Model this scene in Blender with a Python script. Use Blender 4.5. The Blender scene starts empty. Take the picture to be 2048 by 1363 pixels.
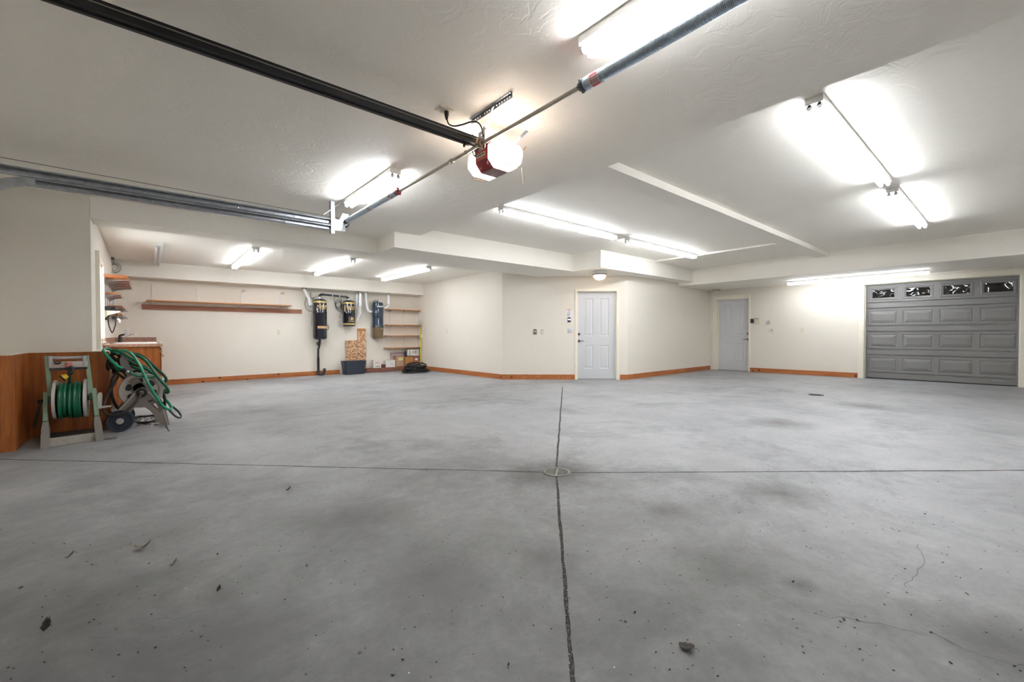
import bpy, bmesh, math, random
from mathutils import Vector, Matrix
from mathutils.geometry import tessellate_polygon
random.seed(7)
SC = bpy.context.scene
COL = SC.collection
PI = math.pi
# ------------------------------------------------------------------ camera
CH = 1.08                       # height of the lens above the garage slab
FPX = 859.28
PITCH, YAW, ROLL = math.radians(-.846), math.radians(49.674), math.radians(-.1533)
CF = Vector((math.cos(YAW)*math.cos(PITCH), math.sin(YAW)*math.cos(PITCH), math.sin(PITCH)))
CR0 = Vector((math.sin(YAW), -math.cos(YAW), 0)); CU0 = CR0.cross(CF)
CR = CR0*math.cos(ROLL) + CU0*math.sin(ROLL); CU = -CR0*math.sin(ROLL) + CU0*math.cos(ROLL)
CP = Vector((0, 0, CH))
def ray(u, v): return CF + CR*((u-1024)/FPX) + CU*((681.5-v)/FPX)
# measured points of the photograph brought onto real planes of the room
def hx(u, v, X): d = ray(u, v); return CP + d*(X/d.x)
def hy(u, v, Y): d = ray(u, v); return CP + d*(Y/d.y)
def hz(u, v, Z): d = ray(u, v); return CP + d*((Z-CH)/d.z)
S2 = math.sqrt(.5)
def hd(u, v, c): d = ray(u, v); return CP + d*(c/((d.x+d.y)*S2))
FC = (-0.04538, 0.0119284, 0.003523, -0.00029378, -0.00046768, -0.00004184)
def zf(x, y): return FC[0]+FC[1]*x+FC[2]*y+FC[3]*x*x+FC[4]*x*y+FC[5]*y*y
def hf(u, v):
    z = 0
    for _ in range(8):
        p = hz(u, v, z); z = zf(p.x, p.y)
    return Vector((p.x, p.y, z))
cam = bpy.data.cameras.new('camera'); cam.sensor_width = 36; cam.lens = FPX*36/2048; cam.clip_start = .05
camo = bpy.data.objects.new('camera', cam); COL.objects.link(camo)
M = Matrix.Identity(4)
for i in range(3): M[i][0] = CR[i]; M[i][1] = CU[i]; M[i][2] = -CF[i]; M[i][3] = CP[i]
camo.matrix_world = M; SC.camera = camo
# ------------------------------------------------------------------ materials
def lin(c):
    o = []
    for x in c[:3]:
        x /= 255.
        o.append(x/12.92 if x <= .04045 else ((x+.055)/1.055)**2.4)
    return (*o, 1)
class N:
    """small node-tree helper"""
    def __init__(s, name):
        s.m = bpy.data.materials.new(name); s.m.use_nodes = True
        s.t = s.m.node_tree; s.b = s.t.nodes['Principled BSDF']; s.L = s.t.links
    def n(s, ty, **k):
        nd = s.t.nodes.new(ty)
        for a, v in k.items(): setattr(nd, a, v)
        return nd
    def set(s, nd, key, v):
        if hasattr(v, 'default_value') or isinstance(v, bpy.types.NodeSocket): s.L.new(v, nd.inputs[key])
        else: nd.inputs[key].default_value = v
    def math(s, op, a, b=0., c=None, clamp=False):
        nd = s.n('ShaderNodeMath', operation=op, use_clamp=clamp); s.set(nd, 0, a); s.set(nd, 1, b)
        if c is not None: s.set(nd, 2, c)
        return nd.outputs[0]
    def coord(s, kind='Object', scale=(1,1,1)):
        if kind == 'World': o = s.n('ShaderNodeNewGeometry').outputs['Position']
        else: o = s.n('ShaderNodeTexCoord').outputs[kind]
        mp = s.n('ShaderNodeMapping'); s.L.new(o, mp.inputs[0]); mp.inputs['Scale'].default_value = scale
        return mp.outputs[0]
    def noise(s, co, scale, detail=4, rough=.5, dist=0.):
        nd = s.n('ShaderNodeTexNoise'); s.L.new(co, nd.inputs['Vector'])
        nd.inputs['Scale'].default_value = scale; nd.inputs['Detail'].default_value = detail
        nd.inputs['Roughness'].default_value = rough; nd.inputs['Distortion'].default_value = dist
        return nd.outputs['Fac']
    def ramp(s, f, stops):
        nd = s.n('ShaderNodeValToRGB'); s.L.new(f, nd.inputs[0]); e = nd.color_ramp.elements
        while len(e) < len(stops): e.new(.5)
        for el, (p, c) in zip(e, stops): el.position = p; el.color = c
        return nd.outputs[0]
    def mix(s, f, a, b, mode='MIX'):
        nd = s.n('ShaderNodeMix', data_type='RGBA', blend_type=mode)
        s.set(nd, 0, f); s.set(nd, 6, a); s.set(nd, 7, b); return nd.outputs[2]
    def bump(s, h, strength, dist=.01):
        nd = s.n('ShaderNodeBump'); s.L.new(h, nd.inputs['Height'])
        nd.inputs['Strength'].default_value = strength; nd.inputs['Distance'].default_value = dist
        s.L.new(nd.outputs[0], s.b.inputs['Normal'])
    def base(s, v): s.set(s.b, 'Base Color', v)
    def p(s, **k):
        for a, v in k.items(): s.set(s.b, a.replace('_', ' '), v)
        return s
MATS = {}
def plain(name, rgb, rough=.5, metal=0., var=.06, scale=25, bump=0., coat=0.):
    """painted / moulded surface with slight mottling"""
    if name in MATS: return MATS[name]
    k = N(name); c = lin(rgb); co = k.coord()
    f = k.noise(co, scale, 3)
    d = tuple(x*(1-var) for x in c[:3])+(1,); e = tuple(min(1, x*(1+var)) for x in c[:3])+(1,)
    k.base(k.ramp(f, [(.3, d), (.7, e)])); k.p(Roughness=rough, Metallic=metal)
    if coat: k.p(Coat_Weight=coat, Coat_Roughness=.08)
    if bump: k.bump(f, bump, .002)
    MATS[name] = k.m; return k.m
def emit(name, rgb, st):
    k = N(name); k.base(lin(rgb)); k.p(Emission_Color=lin(rgb), Emission_Strength=st, Roughness=.4)
    MATS[name] = k.m; return k.m
def paint(name, rgb, strength):
    k = N(name); co = k.coord('World')
    big = k.noise(co, .9, 4); fine = k.noise(co, 55, 3)
    c = lin(rgb); k.base(k.ramp(big, [(.3, tuple(x*.965 for x in c[:3])+(1,)), (.7, c)]))
    # skip-trowel plaster: flat plateaus with torn ridges
    v = k.noise(co, 4.2, 6, .62, .9); pl = k.ramp(v, [(.47, (0,0,0,1)), (.53, (1,1,1,1))])
    h = k.math('ADD', k.math('MULTIPLY', pl, .8), k.math('MULTIPLY', fine, .35))
    k.bump(h, strength, .006); k.p(Roughness=.62)
    MATS[name] = k.m; return k.m
WALL = paint('cream wall paint', (238, 231, 219), .10)
CEIL = paint('cream ceiling paint', (251, 246, 236), .22)  # same paint as the walls, lightened to stand in for missing ceiling light
TRIM = plain('cream trim paint', (243, 237, 221), .45, var=.02)
def wood(name, c1, c2, c3, axis='Z', scale=1., knots=False, rough=.45):
    k = N(name); sc = {'X': (1.2, 16, 16), 'Y': (16, 1.2, 16), 'Z': (16, 16, 1.2)}[axis]
    co = k.coord('World', tuple(x*scale for x in sc))
    f = k.noise(co, 1.6, 6, .6, .6); g = k.noise(co, 9, 3)
    f = k.math('ADD', k.math('MULTIPLY', f, .8), k.math('MULTIPLY', g, .2))
    col = k.ramp(f, [(.3, lin(c1)), (.5, lin(c2)), (.72, lin(c3))])
    if knots:
        vo = k.n('ShaderNodeTexVoronoi'); k.L.new(k.coord('World', (1, 1, 1)), vo.inputs['Vector']); vo.inputs['Scale'].default_value = 5.2
        m = k.ramp(vo.outputs['Distance'], [(.09, (1,1,1,1)), (.16, (0,0,0,1))])
        col = k.mix(m, col, lin((84, 40, 16)))
    k.base(col); k.p(Roughness=rough); k.bump(f, .08, .002)
    MATS[name] = k.m; return k.m
OAK = wood('orange oak plywood', (126, 66, 22), (156, 87, 34), (184, 112, 52))
CEDAR_X = wood('knotty cedar along the wall', (150, 84, 40), (178, 106, 54), (200, 130, 76), 'X', knots=True)
CEDAR_Y = wood('knotty cedar across', (150, 84, 40), (178, 106, 54), (200, 130, 76), 'Y', knots=True)
SHELF_X = wood('pine shelf board', (176, 112, 60), (202, 140, 84), (220, 164, 108), 'X')
SHELF_Y = wood('fir shelf board', (140, 78, 40), (176, 104, 58), (198, 128, 80), 'Y')
REDW = wood('red brown peg board rail', (136, 86, 64), (160, 108, 84), (180, 128, 102), 'X', knots=True, rough=.6)
# ---- concrete with saw cuts
JOINTS = []
def joint(a, b, w, dark=1.): JOINTS.append((hf(*a), hf(*b), w, dark))
def ext(a, b, k): return b + (b-a).normalized()*k
dr = hf(1114, 944)
J = [(hf(1085, 943.5), hf(0, 918), .007, 1.), (hf(1143, 945), hf(2048, 940), .008, 1.), (hf(1113, 934), hf(1125, 774), .009, 1.),
     (hf(1113, 953), hf(1145, 1363), .0085, 1.), (hf(240, 880), hf(338, 862), .005, .95), (hf(338, 862), hf(820, 810), .0045, .95),
     (hf(820, 810), hf(1215, 760), .004, .6), (hf(338, 862), hf(331, 850), .008, 1.), (hf(400, 850), hf(690, 782), .005, .45),
     (hf(1445, 749), hf(1625, 787), .006, .5), (hf(1640, 790), hf(1740, 815), .006, .6), (hf(1740, 815), hf(2048, 862), .006, .35),
     (hf(1645, 788.5), hf(2048, 785), .006, .5), (hf(1420, 783), hf(1620, 788.5), .006, .4), (hf(1275, 784), hf(2040, 880), .005, .3)]
J[0] = (J[0][0], ext(J[0][0], J[0][1], .3), .007, 1.); J[1] = (J[1][0], ext(J[1][0], J[1][1], 3.5), .008, 1.); J[3] = (J[3][0], ext(J[3][0], J[3][1], 3), .0085, 1.)
CRK = [(hf(1510, 1175), hf(1600, 1215)), (hf(1600, 1215), hf(1840, 1258)), (hf(1840, 1258), hf(1960, 1305)), (hf(1960, 1305), hf(2048, 1325)), (hf(1845, 1090), hf(1800, 1170)), (hf(180, 1275), hf(410, 1225))]
def concrete():
    k = N('worn grey garage concrete'); co = k.coord('World')
    big = k.noise(co, .55, 5, .55); mid = k.noise(co, 3.4, 7, .74, .15); fine = k.noise(co, 38, 4, .7); grit = k.noise(co, 160, 2)
    f = k.math('ADD', k.math('MULTIPLY', big, .42), k.math('MULTIPLY', mid, .40)); f = k.math('ADD', f, k.math('MULTIPLY', fine, .18))
    col = k.ramp(f, [(.30, lin((124, 125, 127))), (.45, lin((152, 153, 155))), (.56, lin((168, 169, 171))), (.70, lin((184, 185, 187)))])
    # trowel burnish and dark tyre-dirt patches
    st = k.noise(co, .8, 6, .74, .35); col = k.mix(k.ramp(st, [(.50, (0,0,0,1)), (.66, (.55,.55,.55,1))]), col, lin((104, 105, 107)))
    # patchy dirt, plus painted darkening that makes the floor dim toward the camera
    dst = k.n('ShaderNodeVectorMath', operation='DISTANCE'); k.L.new(co, dst.inputs[0]); dst.inputs[1].default_value = (-.6, .9, 0)
    near = k.math('SUBTRACT', 1., k.math('DIVIDE', dst.outputs['Value'], 4.6), clamp=True)
    dirt = k.noise(co, 1.5, 7, .78, .3); dm = k.math('MULTIPLY', k.math('SUBTRACT', k.math('ADD', dirt, near), .62, clamp=True), 1.5, clamp=True)
    col = k.mix(k.math('MULTIPLY', dm, .82), col, lin((84, 84, 84)))
    # grime around the drain, scuffs and old oil shadows, each with a ragged edge of its own
    rag = k.noise(co, 5.5, 6, .75, .3)
    for (u, v), rad, st_ in (((1114, 944), .55, .75), ((1060, 950), .40, .5), ((1560, 985), .45, .5), ((1440, 1140), .40, .4), ((1560, 845), .55, .45), ((1730, 812), .6, .45), ((1080, 1110), .35, .4), ((700, 1040), .6, .55), ((860, 1150), .45, .5), ((1990, 1280), .35, .55), ((1330, 1020), .22, .4), ((1600, 1170), .12, .5)):
        c = hf(u, v); d_ = k.n('ShaderNodeVectorMath', operation='DISTANCE'); k.L.new(co, d_.inputs[0]); d_.inputs[1].default_value = c
        q = k.math('SUBTRACT', 1., k.math('DIVIDE', d_.outputs['Value'], rad), clamp=True)
        q = k.math('MULTIPLY', k.math('SUBTRACT', k.math('ADD', q, rag), .72, clamp=True), 2.2*st_, clamp=True)
        col = k.mix(q, col, lin((92, 91, 90)))
    # pits and crumbs
    for sc, th, dens, cc in ((9, .035, .62, (52, 49, 46)), (26, .075, .66, (74, 71, 68)), (17, .035, .86, (196, 194, 190))):
        vo = k.n('ShaderNodeTexVoronoi'); k.L.new(co, vo.inputs['Vector']); vo.inputs['Scale'].default_value = sc
        sx = k.n('ShaderNodeSeparateColor'); k.L.new(vo.outputs['Color'], sx.inputs[0])
        rad = k.math('MULTIPLY', k.math('SUBTRACT', sx.outputs[0], dens, clamp=True), th/(1-dens)*2.2)
        m = k.math('LESS_THAN', vo.outputs['Distance'], rad); col = k.mix(k.math('MULTIPLY', m, .85), col, lin(cc))
    k.base(col); k.p(Roughness=k.math('ADD', k.math('MULTIPLY', mid, .3), .42))
    h = k.math('ADD', k.math('MULTIPLY', fine, .35), k.math('MULTIPLY', grit, .12)); h = k.math('ADD', h, k.math('MULTIPLY', mid, .5))
    k.bump(h, .35, .006)
    MATS['concrete'] = k.m; return k.m
CONC = concrete()
WHITE = plain('white enamel', (238, 238, 236), .35, var=.02)
DOORP = plain('white door paint', (214, 215, 218), .42, var=.015)
STEELGREY = plain('grey garage door paint', (132, 130, 129), .5, var=.03, scale=90, bump=.1)
GALV = plain('galvanised steel', (176, 182, 190), .32, .9, var=.16, scale=18)
STEEL = plain('dull steel tube', (188, 182, 170), .3, .85, var=.06)
SPRING = plain('oiled spring wire', (206, 220, 234), .34, .9, var=.12, scale=60)
BLACKM = plain('black painted steel', (14, 14, 15), .5, var=.1)
CHROME = plain('chrome', (220, 222, 226), .1, 1., var=.02)
NICKEL = plain('dark satin nickel', (96, 96, 94), .3, .9, var=.06)
BLACKP = plain('black plastic', (26, 25, 24), .35, var=.1)
BLACKR = plain('black rubber', (24, 26, 30), .42, var=.15)
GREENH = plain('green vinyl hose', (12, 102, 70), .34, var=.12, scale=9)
GREENH2 = plain('light-painted green vinyl hose', (24, 144, 106), .3, var=.1, scale=9)  # lighter copy of the hose green; light put into the colour
GREENP = plain('sage green plastic', (134, 158, 134), .5, var=.06)
BEIGEP = plain('stone beige plastic', (196, 190, 180), .5, var=.05)
TAUPE = plain('taupe plastic', (122, 113, 105), .48, var=.05)
LIGHTT = plain('light taupe plastic', (168, 160, 150), .45, var=.05)
WHEEL = plain('dark blue grey plastic', (42, 50, 63), .5, var=.1)
REDP = plain('red panel', (200, 66, 52), .4, var=.03)
REDD = plain('dark red panel', (164, 44, 52), .4, var=.03)
PURP = plain('mauve grey plastic', (150, 116, 116), .45, var=.03)
CREAMP = plain('ivory plastic', (228, 219, 198), .4, var=.02)
WHITEP = plain('white plastic', (232, 233, 232), .35, var=.02)
PVC = plain('white pipe', (246, 248, 250), .3, var=.02)
NAVY = plain('gloss midnight enamel', (24, 28, 40), .12, var=.1, coat=.6)
BLUEE = plain('gloss slate blue enamel', (38, 58, 76), .14, var=.1, coat=.5)
SMOKE = plain('smoky brown plastic', (112, 92, 66), .3, var=.05)
GOLD = plain('gold band', (196, 172, 112), .3, .4, var=.06)
GOLDT = plain('gold lettering', (226, 194, 132), .45, var=.02)
TANP = plain('tan label', (206, 170, 122), .55, var=.03)
BRASS = plain('brass', (188, 150, 84), .3, .9)
YELLOW = plain('yellow fibreglass', (222, 206, 44), .4, var=.04)
YELLOWN = plain('yellow nozzle plastic', (226, 184, 40), .4, var=.04)
PINKC = plain('coral plastic', (196, 106, 92), .45)
CARD = plain('brown cardboard', (188, 134, 76), .8, var=.07)
CARDR = plain('reddish cardboard', (170, 112, 98), .8, var=.07)
CARDT = plain('pale fibre board', (192, 164, 140), .85, var=.12, scale=120)
CARDW = plain('white carton', (232, 229, 222), .7, var=.03)
PAPER = plain('white paper', (240, 240, 238), .7, var=.02)
NOTE = plain('pale yellow note', (240, 234, 168), .7)
ORANGE = plain('orange print', (226, 112, 56), .6)
REDINK = plain('red print', (206, 52, 40), .6)
GREYINK = plain('grey print', (150, 152, 158), .6)
BLUEINK = plain('blue print', (70, 130, 200), .6)
DARKINK = plain('dark print', (46, 40, 38), .6)
PINKL = plain('red warning label', (214, 62, 78), .5)
BRICKM = plain('dark red brick', (104, 54, 48), .9, var=.2, scale=60, bump=.3)
TIMBER = plain('speckled rust-brown timber', (140, 92, 76), .85, var=.35, scale=45, bump=.3)
LEAFM = plain('dry brown leaf', (66, 60, 54), .7, var=.35, scale=60)
LEAFG = plain('pale curled leaf', (140, 134, 124), .7, var=.25, scale=60)
CASTI = plain('cast iron', (142, 139, 135), .6, .1, var=.2, scale=60)
DARKHOLE = plain('dark drain shaft', (20, 20, 20), .9)
STRAP = plain('bronze clip', (120, 80, 60), .4, .6)
def osb():
    k = N('strand board'); co = k.coord('World', (1, 1, 1.6)); v = k.n('ShaderNodeTexVoronoi', feature='F1', distance='CHEBYCHEV'); k.L.new(co, v.inputs['Vector']); v.inputs['Scale'].default_value = 24
    s = k.n('ShaderNodeSeparateColor'); k.L.new(v.outputs['Color'], s.inputs[0])
    f = k.math('ADD', k.math('MULTIPLY', s.outputs[0], .7), k.math('MULTIPLY', k.noise(co, 30, 4), .4))
    k.base(k.ramp(f, [(.2, lin((140, 92, 62))), (.5, lin((190, 148, 112))), (.85, lin((222, 188, 152)))])); k.p(Roughness=.8); return k.m
OSB = osb()
def laminate():
    k = N('brown granite laminate'); co = k.coord('World'); f = k.noise(co, 70, 4, .8)
    k.base(k.ramp(f, [(.38, lin((134, 96, 80))), (.52, lin((178, 138, 116))), (.66, lin((206, 172, 150)))])); k.p(Roughness=.25); return k.m
LAM = laminate()
def pane():
    k = N('bowed dark acrylic pane'); co = k.coord('World'); f = k.noise(co, 3.5, 1, .4)
    k.base(lin((14, 14, 14))); k.p(Roughness=.03, IOR=1.6); k.bump(f, 1., .06); return k.m
PANE = pane()
def glass():
    k = N('clear window glass'); k.t.nodes.remove(k.b); t = k.n('ShaderNodeBsdfTransparent'); g = k.n('ShaderNodeBsdfGlossy'); g.inputs['Roughness'].default_value = .02
    m = k.n('ShaderNodeMixShader'); m.inputs[0].default_value = .06; k.L.new(t.outputs[0], m.inputs[1]); k.L.new(g.outputs[0], m.inputs[2])
    k.L.new(m.outputs[0], k.t.nodes['Material Output'].inputs[0]); return k.m
GLASS = glass()
TUBE = emit('lit fluorescent tube', (246, 250, 255), 11.5)
TUBE_F = emit('strong fluorescent tube', (246, 250, 255), 13.)  # outputs set per fixture to balance the light; all tubes share one colour
TUBE_O = emit('dim fluorescent tube', (246, 250, 255), 6.2)
TUBE_M = emit('medium fluorescent tube', (246, 250, 255), 8.)
TUBE_G = emit('dim soffit fluorescent tube', (246, 250, 255), 6.2)
LENS = emit('lit opener lens', (255, 236, 220), 3.4)
JAR = emit('lit frosted glass', (255, 226, 190), 3.2)
SCREEN = emit('lit button', (180, 200, 255), .8)
# ------------------------------------------------------------------ mesh builder
ROOT = {}
def frame(o, right, away):
    r = Vector(right).normalized(); a = Vector(away).normalized(); u = r.cross(a)
    m = Matrix.Identity(4); o = Vector(o)
    for i in range(3): m[i][0] = r[i]; m[i][1] = a[i]; m[i][2] = u[i]; m[i][3] = o[i]
    return m
class MB:
    def __init__(s, xf=None): s.bm = bmesh.new(); s.xf = xf or Matrix.Identity(4)
    def v(s, p): return s.bm.verts.new(s.xf @ Vector(p))
    def face(s, vs):
        try: return s.bm.faces.new(vs)
        except ValueError: return None
    def quad(s, *ps): return s.face([s.v(p) for p in ps])
    def box(s, x0, x1, y0, y1, z0, z1, bev=0.):
        vs = [s.v((x, y, z)) for x in (x0, x1) for y in (y0, y1) for z in (z0, z1)]
        fs = [s.face([vs[i] for i in q]) for q in ((0,1,3,2), (4,6,7,5), (0,4,5,1), (2,3,7,6), (0,2,6,4), (1,5,7,3))]
        if bev:
            es = {e for f in fs for e in f.edges}
            bmesh.ops.bevel(s.bm, geom=list(es), offset=bev, segments=2, affect='EDGES', profile=.5)
        return s
    def ring(s, c, ax, r, n, ref=None, ph=0.):
        ax = Vector(ax).normalized(); ref = Vector(ref) if ref else (Vector((0,0,1)) if abs(ax.z) < .9 else Vector((1,0,0)))
        a = ax.cross(ref).normalized(); b = ax.cross(a)
        return [s.v(Vector(c)+a*(r*math.cos(ph+2*PI*i/n))+b*(r*math.sin(ph+2*PI*i/n))) for i in range(n)]
    def skin(s, R, closed=False, caps=True):
        n = len(R[0])
        for A, B in zip(R, R[1:]+([R[0]] if closed else [])):
            for i in range(n): s.face([A[i], A[(i+1) % n], B[(i+1) % n], B[i]])
        if caps and not closed: s.face(R[0][::-1]); s.face(R[-1])
        return s
    def cyl(s, p0, p1, r0, r1=None, n=16, caps=True):
        p0, p1 = Vector(p0), Vector(p1); ax = p1-p0
        return s.skin([s.ring(p0, ax, r0, n), s.ring(p1, ax, r0 if r1 is None else r1, n)], caps=caps)
    def lathe(s, prof, o, ax=(0,0,1), n=24, caps=True):
        ax = Vector(ax).normalized(); o = Vector(o)
        return s.skin([s.ring(o+ax*h, ax, max(r, 1e-4), n) for r, h in prof], caps=caps)
    def tube(s, pts, r, n=8, closed=False, smooth=0):
        P = [Vector(p) for p in pts]
        if smooth: P = spline(P, smooth, closed)
        R = []; m = len(P); a = None
        for i, p in enumerate(P):
            if closed: t = P[(i+1) % m]-P[i-1]
            else: t = P[min(i+1, m-1)]-P[max(i-1, 0)]
            t.normalize()
            if a is None:
                a = t.cross(Vector((0,0,1)) if abs(t.z) < .9 else Vector((1,0,0))).normalized()
            else:
                a = (a - t*a.dot(t)); a = a.normalized() if a.length > 1e-6 else t.orthogonal().normalized()
            b = t.cross(a); rr = r(i/(m-1)) if callable(r) else r
            R.append([s.v(p+a*(rr*math.cos(2*PI*k/n))+b*(rr*math.sin(2*PI*k/n))) for k in range(n)])
        return s.skin(R, closed=closed)
    def prism(s, outer, y0, y1, holes=()):
        """x,z outline (with holes) given depth y0..y1"""
        loops = [[Vector((x, z, 0)) for x, z in L] for L in (outer, *holes)]
        flat = [p for L in loops for p in L]
        A = [s.v((p.x, y0, p.y)) for p in flat]; B = [s.v((p.x, y1, p.y)) for p in flat]
        for t in tessellate_polygon(loops):
            s.face([A[i] for i in t]); s.face([B[i] for i in reversed(t)])
        k = 0
        for L in loops:
            n = len(L)
            for i in range(n): a, b = k+i, k+(i+1) % n; s.face([A[a], A[b], B[b], B[a]])
            k += n
        return s
    def slab(s, outer, z0, z1):
        """x,y outline given height z0..z1"""
        loops = [[Vector((x, y, 0)) for x, y in outer]]
        A = [s.v((x, y, z0)) for x, y in outer]; B = [s.v((x, y, z1)) for x, y in outer]
        for t in tessellate_polygon(loops):
            s.face([A[i] for i in t]); s.face([B[i] for i in reversed(t)])
        n = len(outer)
        for i in range(n): s.face([A[i], A[(i+1) % n], B[(i+1) % n], B[i]])
        return s
    def ball(s, c, r, n=12, sc=(1,1,1)):
        c = Vector(c); R = []
        for j in range(n//2+1):
            th = PI*j/(n//2); rr = max(math.sin(th), 1e-3)*r
            R.append([s.v(c+Vector((rr*math.cos(2*PI*i/n)*sc[0], rr*math.sin(2*PI*i/n)*sc[1], r*math.cos(th)*sc[2]))) for i in range(n)])
        return s.skin(R)
    def build(s, name, mat, parent=None, smooth=35):
        bmesh.ops.recalc_face_normals(s.bm, faces=s.bm.faces[:])
        me = bpy.data.meshes.new(name)
        root = ROOT.get(parent.name, Vector((0,0,0))) if parent else Vector((0,0,0))
        if root.length: bmesh.ops.translate(s.bm, verts=s.bm.verts[:], vec=-root)
        s.bm.to_mesh(me); s.bm.free(); me.materials.append(mat)
        if smooth:
            me.shade_smooth(); me.set_sharp_from_angle(angle=math.radians(smooth))
        o = bpy.data.objects.new(name, me); COL.objects.link(o)
        if parent: o.parent = parent
        ROOT[o.name] = root
        return o
def spline(P, k, closed=False):
    n = len(P); out = []
    g = (lambda i: P[i % n]) if closed else (lambda i: P[min(max(i, 0), n-1)])
    for i in range(n if closed else n-1):
        p0, p1, p2, p3 = g(i-1), g(i), g(i+1), g(i+2)
        for j in range(k):
            t = j/k; out.append(.5*((2*p1)+(p2-p0)*t+(2*p0-5*p1+4*p2-p3)*t*t+(3*p1-p0-3*p2+p3)*t**3))
    if not closed: out.append(P[-1].copy())
    return out
def tag(o, label, cat, group=None):
    o['label'] = label; o['category'] = cat
    if group: o['group'] = group
    return o
def thing(name, label, cat, loc, group=None):
    o = bpy.data.objects.new(name, None); COL.objects.link(o); o.location = loc; o.empty_display_size = .05
    ROOT[o.name] = Vector(loc); return tag(o, label, cat, group)
def struct(o): o['kind'] = 'structure'; return o
def sbox(name, mat, *b): return struct(MB().box(*b).build(name, mat, None, 0))
def text(body, size, xf, mat, parent, name='lettering', bend=None, align='CENTER', depth=.0008, sx=1., bold=0.):
    """lettering as real thin geometry; bend = radius of the cylinder it is wrapped round"""
    c = bpy.data.curves.new(name, 'FONT'); c.body = body; c.size = size; c.align_x = align; c.align_y = 'CENTER'; c.extrude = depth; c.offset = bold
    t = bpy.data.objects.new(name, c); COL.objects.link(t)
    bpy.context.view_layer.update(); dg = bpy.context.evaluated_depsgraph_get()
    me = bpy.data.meshes.new_from_object(t.evaluated_get(dg)); bpy.data.objects.remove(t); bpy.data.curves.remove(c)
    me.name = name; me.materials.clear(); me.materials.append(mat)
    root = ROOT[parent.name]
    for v in me.vertices:
        x, y, z = v.co; x *= sx                # x right, y up, z toward the reader
        if bend: a = x/bend; R = bend+z; p = Vector((R*math.sin(a), bend-R*math.cos(a), y))
        else: p = Vector((x, -z, y))
        v.co = (xf @ p) - root
    o = bpy.data.objects.new(name, me); COL.objects.link(o); o.parent = parent; ROOT[o.name] = root
    return o
# ------------------------------------------------------------------ room shell
XL, XG, YS, YB = -1.20, 12.60, -2.60, 12.11
YW = 6.95                                     # wainscot wall and header face
ZC, ZA, ZS, ZG = 2.686, 2.615, 2.44, 2.355    # front ceiling, workshop ceiling, soffit, garage-door soffit
XE, XA, YH = 3.378, -.52, 5.86
DL, DRt = Vector((6.43, 7.925, 0)), Vector((8.492, 5.863, 0))
CD = 10.15
bm = MB()
nx, ny = 58, 62
G = [[bm.v((XL-.2+(XG+.6-XL)*i/nx, YS-.2+(YB+.6-YS)*j/ny, 0)) for j in range(ny+1)] for i in range(nx+1)]
for r in G:
    for v in r: v.co.z = zf(v.co.x, v.co.y)
for i in range(nx):
    for j in range(ny): bm.face([G[i][j], G[i+1][j], G[i+1][j+1], G[i][j+1]])
FLOOR = struct(bm.build('floor', CONC, None, 40))
B0 = -.35                                     # walls run down past the slab
T = .16
def wall(name, xf, L, H, opens=(), x0=0.):
    """wall in local x, z with rectangular openings (x0,x1,z0,z1)"""
    m = MB(xf); xs = x0
    for a, b, z0, z1 in sorted(opens):
        m.box(xs, a, 0, T, B0, H); m.box(a, b, 0, T, z1, H)
        if z0 > 0: m.box(a, b, 0, T, B0, z0)
        xs = b
    m.box(xs, L, 0, T, B0, H); return struct(m.build(name, WALL, None, 0))
FB = frame((XA, YB, 0), (1,0,0), (0,1,0))
FAR = frame((6.43, YB, 0), (0,-1,0), (1,0,0))
FD = frame(DL, (1,-1,0), (1,1,0))
FH = frame((DRt.x, YH, 0), (1,0,0), (0,1,0))
FG = frame((XG, YH, 0), (0,-1,0), (1,0,0))
FLW = frame((XA, 7.33, 0), (0,1,0), (-1,0,0))
def loc(F, p): return F.inverted() @ p
dl0, dl1, dtop = loc(FD, hd(1155, 700, CD)).x, loc(FD, hd(1232.5, 700, CD)).x, hd(1190, 582.5, CD).z
d20, d21, d2top = loc(FG, hx(1434.4, 650, XG)).x, loc(FG, hx(1497, 650, XG)).x, hx(1440, 599.3, XG).z
g0, g1, gtop = loc(FG, hx(1728.5, 650, XG)).x, loc(FG, hx(2040, 650, XG)).x, hx(1733, 569.5, XG).z
wall('wall_back', FB, 7.1, 2.75)
wall('wall_workshop_right', FAR, YB-DL.y, 2.85)
wall('wall_diagonal', FD, (DRt-DL).length, 2.85, [(dl0-.02, dl1+.02, -1, dtop+.02)])
wall('wall_hall', FH, XG-DRt.x+.02, 2.85)
wall('wall_right', FG, YH-YS+.1, 2.85, [(d20-.02, d21+.02, -1, d2top+.02), (g0-.02, g1+.02, -1, gtop+.02)])
wy0, wy1, wz0, wz1 = .80, 2.14, hx(203, 683, -.54).z, hx(207, 529, -.52).z      # workshop window, local to the left wall
wall('wall_workshop_left', FLW, YB-7.33+.1, 2.75, [(wy0, wy1, wz0, wz1)])
sbox('wall_front', WALL, XL-T, XG+T, YS-T, YS, B0, 2.9)
sbox('wall_left', WALL, XL-T, XL, YS, YW, B0, 2.9)
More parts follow.
